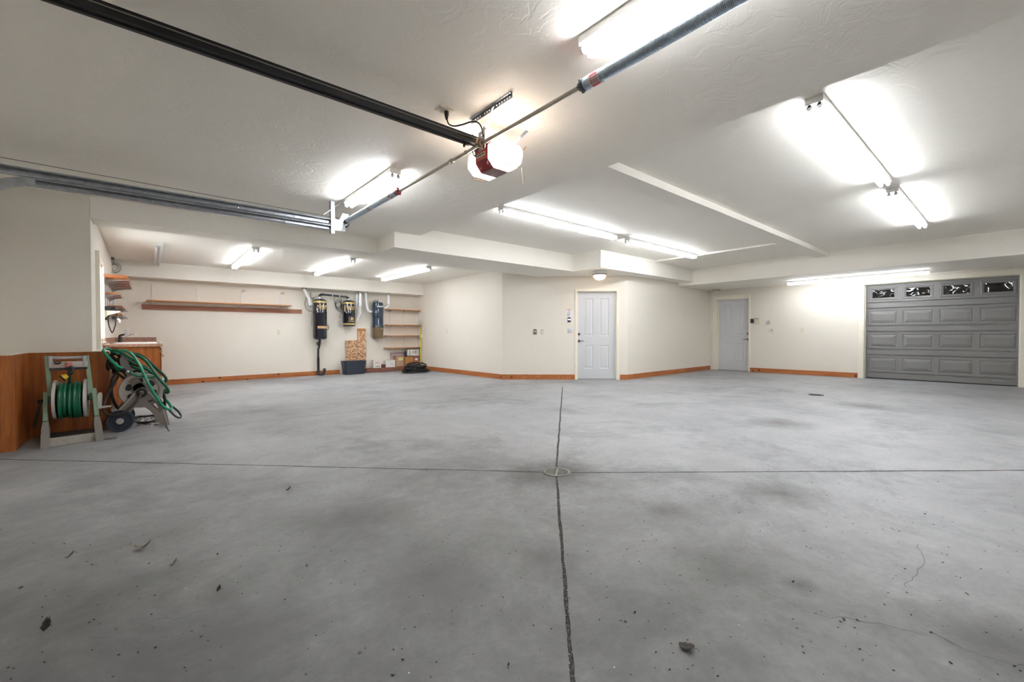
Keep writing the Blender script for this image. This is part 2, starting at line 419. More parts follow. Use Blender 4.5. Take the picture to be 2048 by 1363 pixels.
# pier wall with wainscot, jamb of the workshop opening, header
sbox('wall_pier', WALL, XL-.1, -.487, YW, 7.33, B0, 2.75)
sbox('ceiling_header', CEIL, -.49, 2.94, YW, 7.32, ZS, 2.76)
struct(MB().slab([(2.935, 6.27), (7.04, 6.24), (7.04, 5.505), (10.85, 5.47), (10.85, 5.88), (8.48, 5.88), (7.07, 7.31), (2.935, 7.32)], ZS, 2.85).build('ceiling_soffit', CEIL, None, 0))
sbox('ceiling_garage_soffit', CEIL, 10.79, XG+.05, YS, YH+.02, ZG, 2.85)
sbox('ceiling_workshop_soffit', CEIL, XA-.05, 6.45, 11.74, YB+.02, 2.293, 2.7)
struct(MB().slab([(XA-.05, 7.3), (7.2, 7.3), (6.5, 8.1), (6.5, YB+.05), (XA-.05, YB+.05)], ZA, 2.75).build('ceiling_workshop', CEIL, None, 0))
sbox('ceiling', CEIL, XL-.1, XE, YS-.1, YW+.05, ZC, 2.95)
sbox('ceiling_left_bay', CEIL, XE-.02, 9.06, 2.5, 6.4, 2.80, 2.95)
sbox('ceiling_left_bay_end', CEIL, 9.05, 10.95, 2.5, 6.0, 2.768, 2.95)
sbox('ceiling_right_bay', CEIL, XE-.02, 10.95, YS-.1, 2.6, 2.77, 2.95)
sbox('ceiling_beam', CEIL, XE, 10.85, 2.56, 2.81, ZC, 2.9)
# wainscot: plywood apron on the wall and boxed pier beside the overhead door
zt = hy(150, 703.5, YW).z
struct(MB().box(-.985, hy(219, 720, YW-.02).x, YW-.022, YW+.0, B0, zt).build('trim_1', OAK, None, 0))
m = MB().box(XL-.02, -.982, 6.262, 6.284, B0, zt-.004); m.box(-1.004, -.982, 6.285, YW-.022, B0, zt); struct(m.build('trim_2', OAK, None, 0))
sbox('trim_3', TRIM, XL-.02, -.99, 6.28, YW, zt-.03, zt+.004)
sbox('trim_4', TRIM, -.50, hy(219, 720, YW-.02).x, YW-.015, 7.33, zt-.03, zt+.004)
sbox('trim_5', OAK, -.50, hy(221, 720, YW).x, YW-.02, 7.33, B0, zt-.03)
# saw cuts, their dirt margins and hairline cracks: thin ribbons lying in the slab surface
def ribbon(name, pts, w, mat, parent, lift, jit=0., step=.05):
    m = MB(); R = []; side = 1
    P = []
    for a, b in zip(pts, pts[1:]):
        n = max(1, int((b-a).length/step)); P += [a.lerp(b, i/n) for i in range(n)]
    P.append(pts[-1]); ja = 0.
    for i, p in enumerate(P):
        d = (P[min(i+1, len(P)-1)]-P[max(i-1, 0)]).normalized(); n = Vector((-d.y, d.x, 0))
        ja = max(-1., min(1., ja*.8+random.uniform(-.6, .6))); c = p+n*ja*jit; e = w*(1+random.uniform(-.18, .18))
        R.append([m.v((q.x, q.y, zf(q.x, q.y)+lift)) for q in (c-n*e, c+n*e)])
    for A, B in zip(R, R[1:]): m.face([A[0], A[1], B[1], B[0]])
    return m.build(name, mat, parent, 0)
def gravel():
    k = N('gritty saw cut filler'); co = k.coord('World')
    k.base(k.ramp(k.noise(co, 150, 2, .8), [(.42, lin((40, 38, 36))), (.58, lin((66, 64, 61))), (.68, lin((176, 172, 166)))])); k.p(Roughness=.9); return k.m
GRAV = gravel()
FAINT = plain('faint control joint', (122, 119, 116), .8, var=.12, scale=30)
CRACK = plain('hairline crack', (96, 93, 90), .9)
for a, b, w, dk in J:
    ribbon('saw_cut', [a, b], w if dk > .9 else w*.7, GRAV if dk > .75 else FAINT, FLOOR, .0012, .003 if dk > .9 else .002)
for a, b in CRK: ribbon('hairline_crack', [a, b], .0011, CRACK, FLOOR, .0010, .035, .03)
# ------------------------------------------------------------------ baseboards
def baseb(name, F, x0, x1, mat, h=.115):
    m = MB(F); n = max(2, int((x1-x0)/.4)); t = .022
    R = []
    for i in range(n+1):
        x = x0+(x1-x0)*i/n; w = F @ Vector((x, -.01, 0)); z = zf(w.x, w.y)-F.translation.z
        R.append([m.v((x, -t, z-.02)), m.v((x, -t, z+h)), m.v((x, .01, z+h)), m.v((x, .01, z-.02))])
    m.skin(R); return struct(m.build(name, mat, None, 0))
cx0 = loc(FD, hd(1149.5, 700, CD)).x; cx1 = loc(FD, hd(1240, 700, CD)).x
baseb('baseboard_back', FB, hy(330, 750, YB).x-XA-.5, 4.55, CEDAR_X)
baseb('baseboard_workshop_right', FAR, 0.02, YB-DL.y+.012, CEDAR_Y)
baseb('baseboard_diagonal', FD, -.01, cx0, CEDAR_X); baseb('baseboard_diagonal_end', FD, cx1, (DRt-DL).length+.01, CEDAR_X)
baseb('baseboard_hall', FH, -.01, XG-DRt.x-.01, CEDAR_X)
bx1 = loc(FG, hx(1716, 740, XG)).x; d2c0, d2c1 = loc(FG, hx(1425.5, 650, XG)).x, loc(FG, hx(1501, 650, XG)).x
baseb('baseboard_right', FG, d2c1, bx1, CEDAR_Y)
# ------------------------------------------------------------------ door casings and jambs
def casing(name, F, a0, a1, top, w, w2=None, rec=.09, bot=-.1):
    w2 = w2 or w; m = MB(F)
    for x0, x1 in ((a0-w, a0), (a1, a1+w2)):
        m.box(x0, x1, -.018, .01, bot, top+w, .004); m.box(x0+.008, x1-.008, -.024, 0, bot, top+w-.008, .003)
    m.box(a0-w, a1+w2, -.0175, .01, top, top+w, .004); m.box(a0, a1, -.0235, 0, top+.008, top+w-.008, .003)
    m.box(a0-.03, a0, 0, rec+.07, bot, top+.03); m.box(a1, a1+.03, 0, rec+.07, bot, top+.03); m.box(a0-.03, a1+.03, 0, rec+.07, top, top+.03)
    m.box(a0, a0+.012, rec-.03, rec, bot, top); m.box(a1-.012, a1, rec-.03, rec, bot, top); m.box(a0, a1, rec-.03, rec, top-.012, top)
    return struct(m.build(name, TRIM, None, 0))
casing('trim_6', FD, dl0, dl1, dtop, dl0-cx0)
casing('trim_7', FG, d20, d21, d2top, d20-d2c0-.005, d2c1-d21)
casing('trim_8', FG, g0, g1, gtop, .115, rec=.10)
def rings(m, x0, x1, z0, z1, steps, y=0.):
    """nested rectangular steps (inset, depth) closing with a flat centre"""
    prev = [m.v((x0, y, z0)), m.v((x1, y, z0)), m.v((x1, y, z1)), m.v((x0, y, z1))]; first = prev
    for ins, d in steps:
        cur = [m.v((x0+ins, y+d, z0+ins)), m.v((x1-ins, y+d, z0+ins)), m.v((x1-ins, y+d, z1-ins)), m.v((x0+ins, y+d, z1-ins))]
        for i in range(4): m.face([prev[i], prev[(i+1) % 4], cur[(i+1) % 4], cur[i]])
        prev = cur
    m.face(prev)
def panelled(m, x0, x1, z0, z1, panels, steps, y0, th, skip=False):
    xs = sorted({x0, x1, *[v for p in panels for v in p[:2]]}); zs = sorted({z0, z1, *[v for p in panels for v in p[2:]]})
    for a, b in zip(xs, xs[1:]):
        for c, d in zip(zs, zs[1:]):
            hit = any(p[0]-1e-6 <= a and b <= p[1]+1e-6 and p[2]-1e-6 <= c and d <= p[3]+1e-6 for p in panels)
            if not hit: m.quad((a, y0, c), (b, y0, c), (b, y0, d), (a, y0, d))
    if not skip:
        for p in panels: rings(m, *p, steps, y0)
    m.quad((x0, y0+th, z0), (x0, y0+th, z1), (x1, y0+th, z1), (x1, y0+th, z0))
    for (a, b), (c, d) in (((x0, z0), (x1, z0)), ((x1, z0), (x1, z1)), ((x1, z1), (x0, z1)), ((x0, z1), (x0, z0))):
        m.quad((a, y0, b), (c, y0, d), (c, y0+th, d), (a, y0+th, b))
PST = [(.012, .009), (.026, .010), (.05, .002)]
def door(name, F, a0, a1, top, hx_, lever, dead):
    w = a1-a0; wp = F @ Vector(((a0+a1)/2, 0, 0)); zb = zf(wp.x, wp.y)+.012; h = top-zb
    P = [(a0+w*p, a0+w*q, top-h*s, top-h*r) for p, q in ((.179, .418), (.582, .824)) for r, s in ((.077, .509), (.614, .884))]
    m = MB(F); panelled(m, a0+.004, a1-.004, zb, top-.004, P, PST, .09, .04)
    bmesh.ops.remove_doubles(m.bm, verts=m.bm.verts[:], dist=1e-5)
    o = struct(m.build(name, DOORP, None, 0))
    MB(F).box(a0, a1, .06, .15, zb-.03, zb-.002).build('threshold', CASTI, o)
    x = a0+w*hx_; z = top-h*.486
    d = MB(F); d.lathe([(.031, 0), (.031, .012), (.024, .02), (.012, .026)], (x, .09, z), (0,-1,0), 20); d.build('deadbolt', NICKEL, o)
    z = top-h*.566; l = MB(F); l.lathe([(.032, 0), (.032, .008), (.014, .014), (.011, .05)], (x, .09, z), (0,-1,0), 20)
    s = lever; l.tube([(x, .045, z), (x+s*.02, .04, z+.002), (x+s*.07, .038, z+.006), (x+s*.115, .042, z-.004)], lambda t: .010-.003*t, 8, smooth=4); l.build('lever_handle', NICKEL, o)
    for zz in (.15, .5, .86):
        hxx = a1-.002 if hx_ < .5 else a0+.002
        MB(F).cyl((hxx, .085, zb+h*zz-.045), (hxx, .085, zb+h*zz+.045), .006, n=10).build('hinge', NICKEL, o)
    return o
door('door_1', FD, dl0, dl1, dtop, .045, 1, 1)
door('door_2', FG, d20, d21, d2top, .952, -1, 1)
# sectional garage door
def garage_door():
    wp = FG @ Vector(((g0+g1)/2, 0, 0)); zb = zf(wp.x, wp.y)+.015; zt_ = gtop-.01; y0 = .10
    o = thing('garage_door', 'dark grey sectional garage door with raised panels and a row of small windows', 'garage door', (XG+.1, wp.y, zb)); o['kind'] = 'structure'
    cols = [2.226, 1.742, 1.651, 1.166, 1.075, .584, .499, .012]; cols = [YH-c for c in cols]
    a0, a1 = g0+.012, g1-.012; sh = (zt_-zb)/4
    for s in range(4):
        z1 = zt_-s*sh; z0 = z1-sh; m = MB(FG); top = s == 0
        pr = (.115, .66)
        P = [(cols[2*i], cols[2*i+1], z1-sh*pr[1], z1-sh*pr[0]) for i in range(4)]
        zg_ = z1-sh*.755
        steps = [(.008, .008), (.018, .008), (.03, .0), (.075, -.010)] if not top else [(.008, -.008), (.028, -.010), (.034, .0), (.052, .004), (.058, .02)]
        panelled(m, a0, a1, zg_+.009, z1-.009, P, steps, y0, .04)
        panelled(m, a0, a1, z0+.009, zg_-.009, [], [], y0-.004, .04)
        m.box(a0, a1, y0+.024, y0+.035, zg_-.012, zg_+.012); m.box(a0, a1, y0+.026, y0+.035, z0-.012, z0+.012)
        m.box(a0, a1, y0-.003, y0+.005, z0+.045, z0+.05)
        bmesh.ops.remove_doubles(m.bm, verts=m.bm.verts[:], dist=1e-5)
        sec = m.build('door_section', STEELGREY, o, 0)
        if top:
            for p in P: MB(FG).box(p[0]+.056, p[1]-.056, y0+.010, y0+.016, p[2]+.056, p[3]-.056).build('window_pane', PANE, sec, 0)
    m = MB(FG); m.box(a0-.01, a1+.01, y0, y0+.035, zb-.03, zb+.006); m.build('bottom_seal', BLACKR, o)
    m = MB(FG); m.box(g0, g0+.03, y0-.02, y0+.0, zb-.02, zt_); m.box(g1-.03, g1, y0-.02, y0+.0, zb-.02, zt_); m.build('side_weatherstrip', STEELGREY, o, 0)
    xs = a1-.32; MB(FG).box(xs, xs+.14, y0-.008, y0-.003, zb+.075, zb+.098).build('maker_plate', GREYINK, o, 0)
    sbox('wall_outside_door', DARKHOLE, XG+.17, XG+.2, wp.y-1.3, wp.y+1.3, B0, 2.4)
garage_door()
sbox('wall_behind_door_2', DARKHOLE, XG+.17, XG+.2, YH-d21-.2, YH-d20+.2, B0, 2.3)
struct(MB(FD).box(dl0-.2, dl1+.2, .17, .2, B0, 2.3).build('wall_behind_door_1', DARKHOLE, None, 0))
# ------------------------------------------------------------------ workshop window in the left wall
m = MB(FLW)
r = .15
m.box(wy0-.02, wy0+.006, -.004, r, wz0-.02, wz1+.02); m.box(wy1-.006, wy1+.02, -.004, r, wz0-.02, wz1+.02); m.box(wy0, wy1, -.004, r, wz1-.006, wz1+.02); m.box(wy0-.03, wy1+.03, -.02, r, wz0-.02, wz0+.006)
win = struct(m.build('window_1', TRIM, None, 0))
m = MB(FLW); z1, z0 = wz1, wz0; e, f = .028, .065
m.box(wy0, wy0+.04, e, f, z0, z1); m.box(wy1-.02, wy1, e, f, z0, z1); m.box(wy0+.04, wy1-.02, e, f, z1-.05, z1); m.box(wy0+.04, wy1-.02, e, f, z0, z0+.05)
m.build('sash', WHITE, win, 0)
MB(FLW).box(wy0+.04, wy1-.02, e+.004, e+.008, z0+.05, z1-.05).build('glass_pane', GLASS, win, 0)
# deep casing strip on the near side of the window
struct(MB().box(XA-.01, -.476, 7.99, 8.02, zt, hy(195, 500, 8.0).z).build('trim_9', TRIM, None, 0))
# ------------------------------------------------------------------ fluorescent strip lights
def strip(label, x0, y0, L, along, zc, lit=True, tube_mat=None):
    """surface strip with two bare tubes; (x0,y0) is the corner, along = 'X' or 'Y'"""
    F = frame((x0, y0, zc), (1,0,0), (0,1,0)) if along == 'X' else frame((x0, y0, zc), (0,1,0), (-1,0,0))
    o = thing('fluorescent_ceiling_light', label, 'ceiling light', F @ Vector((L/2, 0, 0)), 'strip lights on the garage ceilings')
    W = .108
    m = MB(F); pr = [(-W/2, 0), (W/2, 0), (W/2, -.040), (W/2-.022, -.050), (-W/2+.022, -.050), (-W/2, -.040)]
    a = [m.v((.004, y, z)) for y, z in pr]; b = [m.v((L-.004, y, z)) for y, z in pr]; m.skin([a, b])
    m.build('housing', WHITE, o, 0)
    for xe in (0, L-.006):
        MB(F).box(xe, xe+.006, -W/2-.001, W/2+.001, -.053, 0).build('end_cap', WHITE, o, 0)
    for s in (-1, 1):
        y = s*.030; z = -.074
        t = MB(F); t.cyl((.012, y, z), (L-.012, y, z), .0165, n=14); t.build('tube', tube_mat or (TUBE if lit else WHITEP), o)
        for xe, d in ((.006, 1), (L-.006, -1)):
            h = MB(F); h.box(min(xe, xe+d*.014), max(xe, xe+d*.014), y-.011, y+.011, z+.002, -.045, .002); h.cyl((xe, y, z), (xe+d*.012, y, z), .0185, n=14); h.build('lampholder', WHITEP, o)
    return o
LX = 1.845
strip('short lit strip light on the front ceiling, running out of the top of the photo', LX, .30, 1.25, 'Y', ZC, tube_mat=TUBE_F)
strip('short lit strip light on the front ceiling, over the far end of the spring shaft', LX, 3.90, 1.27, 'Y', ZC, tube_mat=TUBE_F)
strip('long lit strip light left of the ceiling beam, the nearer of that row of two', 3.635, 4.51, 2.53, 'X', 2.80, tube_mat=TUBE_M)
strip('long lit strip light left of the ceiling beam, the farther of that row of two', 6.55, 4.535, 2.48, 'X', 2.80, tube_mat=TUBE_M)
strip('long lit strip light right of the ceiling beam, the nearer of that row of two', 3.63, .955, 2.51, 'X', 2.77)
strip('long lit strip light right of the ceiling beam, the farther of that row of two', 6.60, .96, 2.42, 'X', 2.77)
strip('long lit strip light under the low soffit in front of the grey garage door', 11.90, 1.15, 2.50, 'Y', ZG, tube_mat=TUBE_G)
strip('unlit strip light on the workshop ceiling with one dull pair of tubes', .165, 9.22, 2.40, 'Y', ZA, lit=False)
strip('lit strip light on the workshop ceiling above the long wall shelf', 1.46, 8.59, 2.46, 'Y', ZA, tube_mat=TUBE_O)
strip('lit strip light on the workshop ceiling above the tall dark canister', 3.15, 8.60, 2.46, 'Y', ZA, tube_mat=TUBE_O)
strip('lit strip light on the workshop ceiling nearest the corner shelves', 4.84, 8.56, 2.48, 'Y', ZA, tube_mat=TUBE_O)
# jelly-jar lamp on the soffit above the white entry door
p = hz(1200, 541, ZS); p = Vector((p.x+.06, p.y+.06, ZS))
o = thing('ceiling_lamp', 'small warm glowing caged ceiling lamp above the white entry door', 'lamp', p)
MB().lathe([(.12, 0), (.125, -.02), (.12, -.058)], p, n=28).build('base', WHITE, o)
MB().lathe([(.15, -.058), (.158, -.066), (.15, -.085), (.125, -.088)], p, n=28).build('rim', plain('pewter', (150, 142, 136), .4, .6), o)
MB().lathe([(.122, -.086), (.118, -.12), (.092, -.16), (.05, -.182), (.002, -.188)], p, n=28).build('glass_globe', JAR, o)
for k in range(6):
    a = k*PI/3+.2; c, s = math.cos(a), math.sin(a)
    MB().tube([p+Vector((c*q, s*q, h)) for q, h in ((.14, -.086), (.132, -.125), (.104, -.168), (.06, -.192), (.01, -.198))], .0045, 6, smooth=3).build('guard_wire', plain('pewter', (150, 142, 136), .4, .6), o)
p = hz(1432, 578, ZG)
o = thing('smoke_detector', 'round ivory smoke detector on the soffit above the far grey-white door', 'smoke detector', p)
MB().lathe([(.105, 0), (.11, -.012), (.098, -.02)], p, n=28).build('base', CREAMP, o)
MB().lathe([(.094, -.02), (.09, -.055), (.07, -.072), (.03, -.082), (.002, -.083)], p, n=28).build('cover', CREAMP, o)
for k in range(14):
    a = k*2*PI/14; c = p+Vector((math.cos(a)*.091, math.sin(a)*.091, -.038))
    MB(Matrix.Translation(c) @ Matrix.Rotation(a, 4, 'Z')).box(-.003, .003, -.014, .014, -.013, .013).build('vent_slot', plain('olive vent shade', (150, 146, 112), .6), o, 0)  # solid olive blocks; the vents' shade is put into their colour
# ------------------------------------------------------------------ garage door opener
ZO = 1.25+CH                                   # underside of the motor unit
o = thing('garage_door_opener', 'red fronted garage door opener with glowing lenses hung from the front ceiling', 'garage door opener', (2.02, 2.62, ZO))
X0, X1 = 1.935, 2.16
YA0, YA1 = 2.545, 2.705                        # red centre section
zt_ = ZO+.165
def ysect(y0, y1, mat, name, chz, xa=X0, xb=X1, inset=0., top=zt_):
    m = MB(); pr = [(xa+.05, ZO), (xb-.03, ZO), (xb, ZO+.05), (xb, top), (xa, top), (xa, ZO+.06)]
    m.prism(pr, y0, y1); return m.build(name, mat, o, 0)
ysect(YA0, YA1, plain('opener housing', (118, 96, 96), .45), 'motor_housing', 0)
# red front panel: upright part and chamfered lower part
def plate(name, mat, a, b, y0, y1, th=.004, parent=o):
    """thin plate spanning the x,z line a-b, facing -x"""
    a, b = Vector((a[0], 0, a[1])), Vector((b[0], 0, b[1])); n = Vector((-(b-a).z, 0, (b-a).x)).normalized()
    if n.x > 0: n = -n
    m = MB(); q = [a, b, b+n*th, a+n*th]; A = [m.v((p.x, y0, p.z)) for p in q]; B = [m.v((p.x, y1, p.z)) for p in q]; m.skin([A, B]); return m.build(name, mat, parent, 0)
fp = plate('front_panel', REDP, (X0, ZO+.062), (X0, zt_-.03), YA0+.003, YA1-.003)
plate('upper_front_panel', REDD, (X0, zt_-.028), (X0, zt_+.004), YA0+.003, YA1-.003)
lp = plate('lower_front_panel', REDD, (X0+.05, ZO+.002), (X0, ZO+.058), YA0+.003, YA1-.003)
plate('name_plate', CREAMP, (X0-.0045, ZO+.088), (X0-.0045, ZO+.116), YA0+.03, YA1-.022, .002, fp)
FO = frame((X0-.0068, (YA0+YA1)/2+.003, ZO+.102), (0,-1,0), (1,0,0))
text('LIFTMASTER', .0155, FO, DARKINK, fp, bold=.0004, sx=1.05)
ax = Vector((.05, 0, -.056)).normalized()
FL = frame((X0+.027, 0, ZO+.028), (0,-1,0), (1,0,.9))
text('1/2', .018, FL @ Matrix.Translation((-2.675, -.004, -.004)), PAPER, lp)
m = MB(FL); m.prism([(-2.578, -.006), (-2.560, .028), (-2.586, .012)], -.0052, -.0042); m.build('bird_mark', PAPER, lp, 0)
text('HP', .010, FL @ Matrix.Translation((-2.562, -.004, -.016)), PAPER, lp)
m = MB().box(X0+.052, X1-.03, YA0+.004, YA1-.004, ZO-.005, ZO+.003, .003); m.build('bottom_panel', PURP, o)
for y0, y1 in ((2.40, YA0), (YA1, 2.85)):
    m = MB(); left = y1 > 2.8; yo, yi = (y1, y0) if left else (y0, y1)
    def prf(x0, x1, z0, z1, c): return [(x0+c, z0), (x1-c, z0), (x1, z0+c), (x1, z1-c*.6), (x1-c*.6, z1), (x0+c*.6, z1), (x0, z1-c*.6), (x0, z0+c)]
    A = [m.v((x, yi, z)) for x, z in prf(X0-.002, X1+.02, ZO-.002, zt_+.012, .05)]; Bq = [m.v((x, yi+(yo-yi)*.6, z)) for x, z in prf(X0-.002, X1+.02, ZO-.002, zt_+.012, .05)]
    Cq = [m.v((x, yo, z)) for x, z in prf(X0+.03, X1-.015, ZO+.028, zt_-.02, .045)]
    m.skin([A, Bq, Cq]); m.build('light_lens', LENS, o, 20)
    for k in range(4):
        y = y0+.02+(y1-y0-.04)*k/3; MB().box(X0+.07, X1-.05, y-.004, y+.004, ZO-.004, ZO-.0015).build('lens_slot', STRAP, o, 0)
m = MB().box(X0+.01, X1+.03, YA0-.03, YA1+.03, zt_, zt_+.05, .006); m.build('top_cover', plain('warm steel cover', (196, 160, 138), .4, .5), o)
# rail towards the overhead door
YR = 2.640
m = MB()
m.box(XL+.02, X0+.10, YR-.026, YR+.026, 2.496, 2.500); m.box(XL+.02, X0+.10, YR-.026, YR-.022, 2.500, 2.548); m.box(XL+.02, X0+.10, YR+.022, YR+.026, 2.500, 2.548); m.box(XL+.02, X0+.10, YR-.026, YR+.026, 2.545, 2.549)
rail = m.build('rail', BLACKM, o, 0)
MB().box(XL+.02, X0+.05, YR+.010, YR+.030, 2.488, 2.496).build('rail_flange', plain('dark grey steel', (58, 56, 56), .45, .3), rail, 0)
m = MB(); m.tube([(XL+.1, YR-.029, 2.528), (X0, YR-.029, 2.528)], .0035, 6); m.build('drive_belt', plain('grey belt', (120, 112, 100), .6), rail)
MB().lathe([(.001, 0), (.008, .004), (.010, .015), (.004, .03), (.001, .034)], (1.80, YR+.02, 2.462), n=10).build('rail_stop', STRAP, rail)
m = MB().box(X0-.06, X0+.12, YR-.03, YR+.03, zt_+.045, 2.50, .004); m.build('sprocket_cover', plain('warm steel cover', (196, 160, 138), .4, .5), o)
# hanging bracket of perforated angle
def perf(name, a, b, w, up, parent, th=.003, hole=.0055, pitch=.028, mat=None):
    a, b = Vector(a), Vector(b); L = (b-a).length; F = frame(a, b-a, Vector(up).cross(b-a))
    m = MB(F); holes = []; n = int(L/pitch); s = (L-(n-1)*pitch)/2
    for k in range(n): cx = s+k*pitch; holes.append([(cx+hole*1.35*math.cos(q*PI/4), hole*math.sin(q*PI/4)) for q in range(8)])
    m.prism([(0, -w/2), (L, -w/2), (L, w/2), (0, w/2)], 0, th, holes); return m.build(name, mat or GALV, parent, 0)
h = perf('ceiling_angle', (1.866, 2.66, ZC-.018), (1.866, 2.19, ZC-.018), .034, (0,0,1), o)
MB().box(1.846, 1.869, 2.19, 2.66, ZC-.004, ZC).build('angle_flange', GALV, h, 0)
perf('hanger_strap', (1.862, 2.37, ZC-.02), (1.90, 2.535, 2.575), .030, (1,0,.2), o)
perf('hanger_strap', (1.895, 2.53, 2.60), (1.87, 2.558, 2.49), .034, (0,1,.3), o)
perf('hanger_strap', (2.09, 2.44, 2.50), (2.10, 2.30, 2.545), .026, (1,0,0), o)
for yy in (2.37, 2.52): MB().cyl((1.855, yy, ZC-.02), (1.878, yy, ZC-.02), .007, n=6).build('bolt', STEEL, o)
for k, pts in enumerate((((2.0, 2.60, 2.44), (2.03, 2.52, 2.47), (2.07, 2.46, 2.45), (2.10, 2.42, 2.47), (2.13, 2.39, 2.44)), ((1.98, 2.58, 2.43), (2.04, 2.50, 2.445), (2.09, 2.46, 2.465), (2.14, 2.40, 2.45), (2.15, 2.37, 2.47)))):
    MB().tube(pts, .0035, 6, smooth=6).build('copper_wire', plain('copper wire', (176, 118, 84), .4, .5), o)
MB().tube([(2.155, 2.42, ZO), (2.155, 2.415, ZO-.06), (2.16, 2.412, ZO-.12)], .0018, 5, smooth=4).build('pull_cord', CREAMP, o)
pc = [Vector((1.655, 2.668, ZC-.045)), hz(897, 247, 2.60), hz(908, 252, 2.59), hz(925, 249, 2.59), hz(940, 244, 2.60), hz(952, 243.5, 2.60), hz(960, 249, 2.575), hz(964, 258, 2.53), hz(967, 272, 2.46)]
cd = MB().tube(pc, .0055, 8, smooth=7).build('power_cord', BLACKP, o)
MB().lathe([(.016, 0), (.017, -.02), (.011, -.045), (.006, -.06)], (1.655, 2.668, ZC-.006), n=10).build('plug', BLACKP, cd)
MB().tube([(1.905, 2.70, 2.60), (1.91, 2.685, 2.50), (1.925, 2.69, 2.44), (1.905, 2.70, 2.47), (1.90, 2.695, 2.58)], .0055, 8, smooth=6, closed=False).build('cord_bundle', BLACKP, o)
def outlet(name, label, F, w=.072, h=.115, mat=None, kind='duplex', cat='outlet', group=None):
    """plate in local x,z centred on the frame origin, facing -y"""
    o = thing(name, label, cat, F.translation, group)
    MB(F).box(-w/2, w/2, -.006, 0, -h/2, h/2, .002).build('cover_plate', mat or CREAMP, o)
    if kind == 'duplex':
        for s in (-1, 1):
            m = MB(F); m.box(-.017, .017, -.0085, -.006, s*.024-.014, s*.024+.014, .001); r_ = m.build('receptacle', mat or CREAMP, o)
            for q in (-.0065, .0065): MB(F).box(q-.0012, q+.0012, -.0088, -.0084, s*.024-.004, s*.024+.005).build('slot', DARKINK, r_, 0)
    elif kind.startswith('switch'):
        n = int(kind[6:] or 1)
        for i in range(n):
            cx = (i-(n-1)/2)*.046; m = MB(F); m.box(cx-.0165, cx+.0165, -.0105, -.006, -.033, .033, .002); m.build('rocker', mat or CREAMP, o)
    elif kind == 'round':
        MB(F).lathe([(.026, .006), (.026, .012), (.02, .014)], (0, 0, 0), (0,-1,0), 20).build('socket_face', STEEL, o)
        MB(F).box(-.008, .008, -.0145, -.012, .03, .045).build('flap', DARKINK, o, 0)
    return o
FCe = frame((1.638, 2.668, ZC), (1,0,0), (0,0,1))      # on the ceiling, facing down
outlet('electrical_outlet', 'ivory outlet plate on the front ceiling with a black plug in it', FCe, .115, .072)
# ------------------------------------------------------------------ torsion shaft, springs, drum
XS, ZSh = 1.862, 2.462
o = thing('torsion_spring_shaft', 'long steel torsion shaft with two coil springs crossing below the front ceiling', 'torsion shaft', (XS, 2.6, ZSh))
MB().cyl((XS, -.30, ZSh), (XS, 5.42, ZSh), .0127, n=16).build('shaft', STEEL, o)
def coil(y0, y1, R, wire, name):
    m = MB(); n = int(abs(y1-y0)/(wire*2.02)); k = 14; pts = []
    for i in range(n*k+1):
        a = 2*PI*i/k; pts.append((XS+R*math.cos(a), y0+(y1-y0)*i/(n*k), ZSh+R*math.sin(a)))
    m.tube(pts, wire, 5); return m.build(name, SPRING, o, 60)
coil(1.455, .0, .030, .0036, 'torsion_spring')
def cone(y, s, mat, R):
    m = MB(); m.lathe([(.0135, 0), (.024, 0), (.026, .012), (R+.002, .018), (R+.004, .034), (R-.004, .06)], (XS, y, ZSh), (0, s, 0), 20)
    for k in range(4):
        a = k*PI/2+.5; d = Vector((math.cos(a), 0, math.sin(a))); c = Vector((XS, y+s*.012, ZSh)); m.cyl(c+d*.018, c+d*.036, .010, .009, 10)
    return m.build('winding_cone', mat, o)
cone(1.60, -1, plain('grey cast cone', (88, 96, 108), .4, .6), .030)
coil(1.562, 1.515, .031, .0045, 'end_coils')
m = MB(); m.lathe([(.0345, 0), (.0345, .062)], (XS, 1.452, ZSh), (0,1,0), 28, caps=False); lab = m.build('warning_label', PINKL, o)
for y in (1.451, 1.509): MB().lathe([(.0352, 0), (.0352, .006)], (XS, y, ZSh), (0,1,0), 28, caps=False).build('label_edge', PAPER, lab)
# label print: white bands and lettering along the shaft, turned to the door side
for k, (ang, hh) in enumerate(((198, .004), (216, .004))):
    pass
FLb = frame((XS, 1.484, ZSh), (0,1,0), (1,0,0))
def on_label(ang): return Matrix.Translation((XS, 1.481, ZSh)) @ Matrix.Rotation(math.radians(ang), 4, 'Y') @ frame((-.0352, 0, 0), (0,-1,0), (1,0,0))
for ang in (-8, -26, -68): text('WARNING', .0115, on_label(ang) @ Matrix.Rotation(PI, 4, 'Y'), PAPER, lab, bold=.0003)
text('DO NOT LOOSEN', .0062, on_label(-46), PAPER, lab, sx=1.0)
for ang in (-40, -56): MB(on_label(ang)).box(-.024, .024, -.0006, .0004, -.0012, .0012).build('label_stripe', PAPER, lab, 0)
# left spring: fine wound tube with a paint stripe
coil(5.26, 3.93, .026, .0034, 'torsion_spring')
for y in (4.02, 4.55): MB().lathe([(.0305, 0), (.0305, .045)], (XS, y, ZSh), (0,1,0), 22, caps=False).build('paint_stripe', plain('pink chalk stripe', (206, 170, 166), .6), o)
cone(3.86, 1, plain('crimson cone', (164, 76, 92), .4, .4), .027)
m = MB(); m.lathe([(.0135, 0), (.028, 0), (.030, .02), (.026, .05)], (XS, 5.31, ZSh), (0,-1,0), 18); m.build('stationary_cone', BLACKM, o)
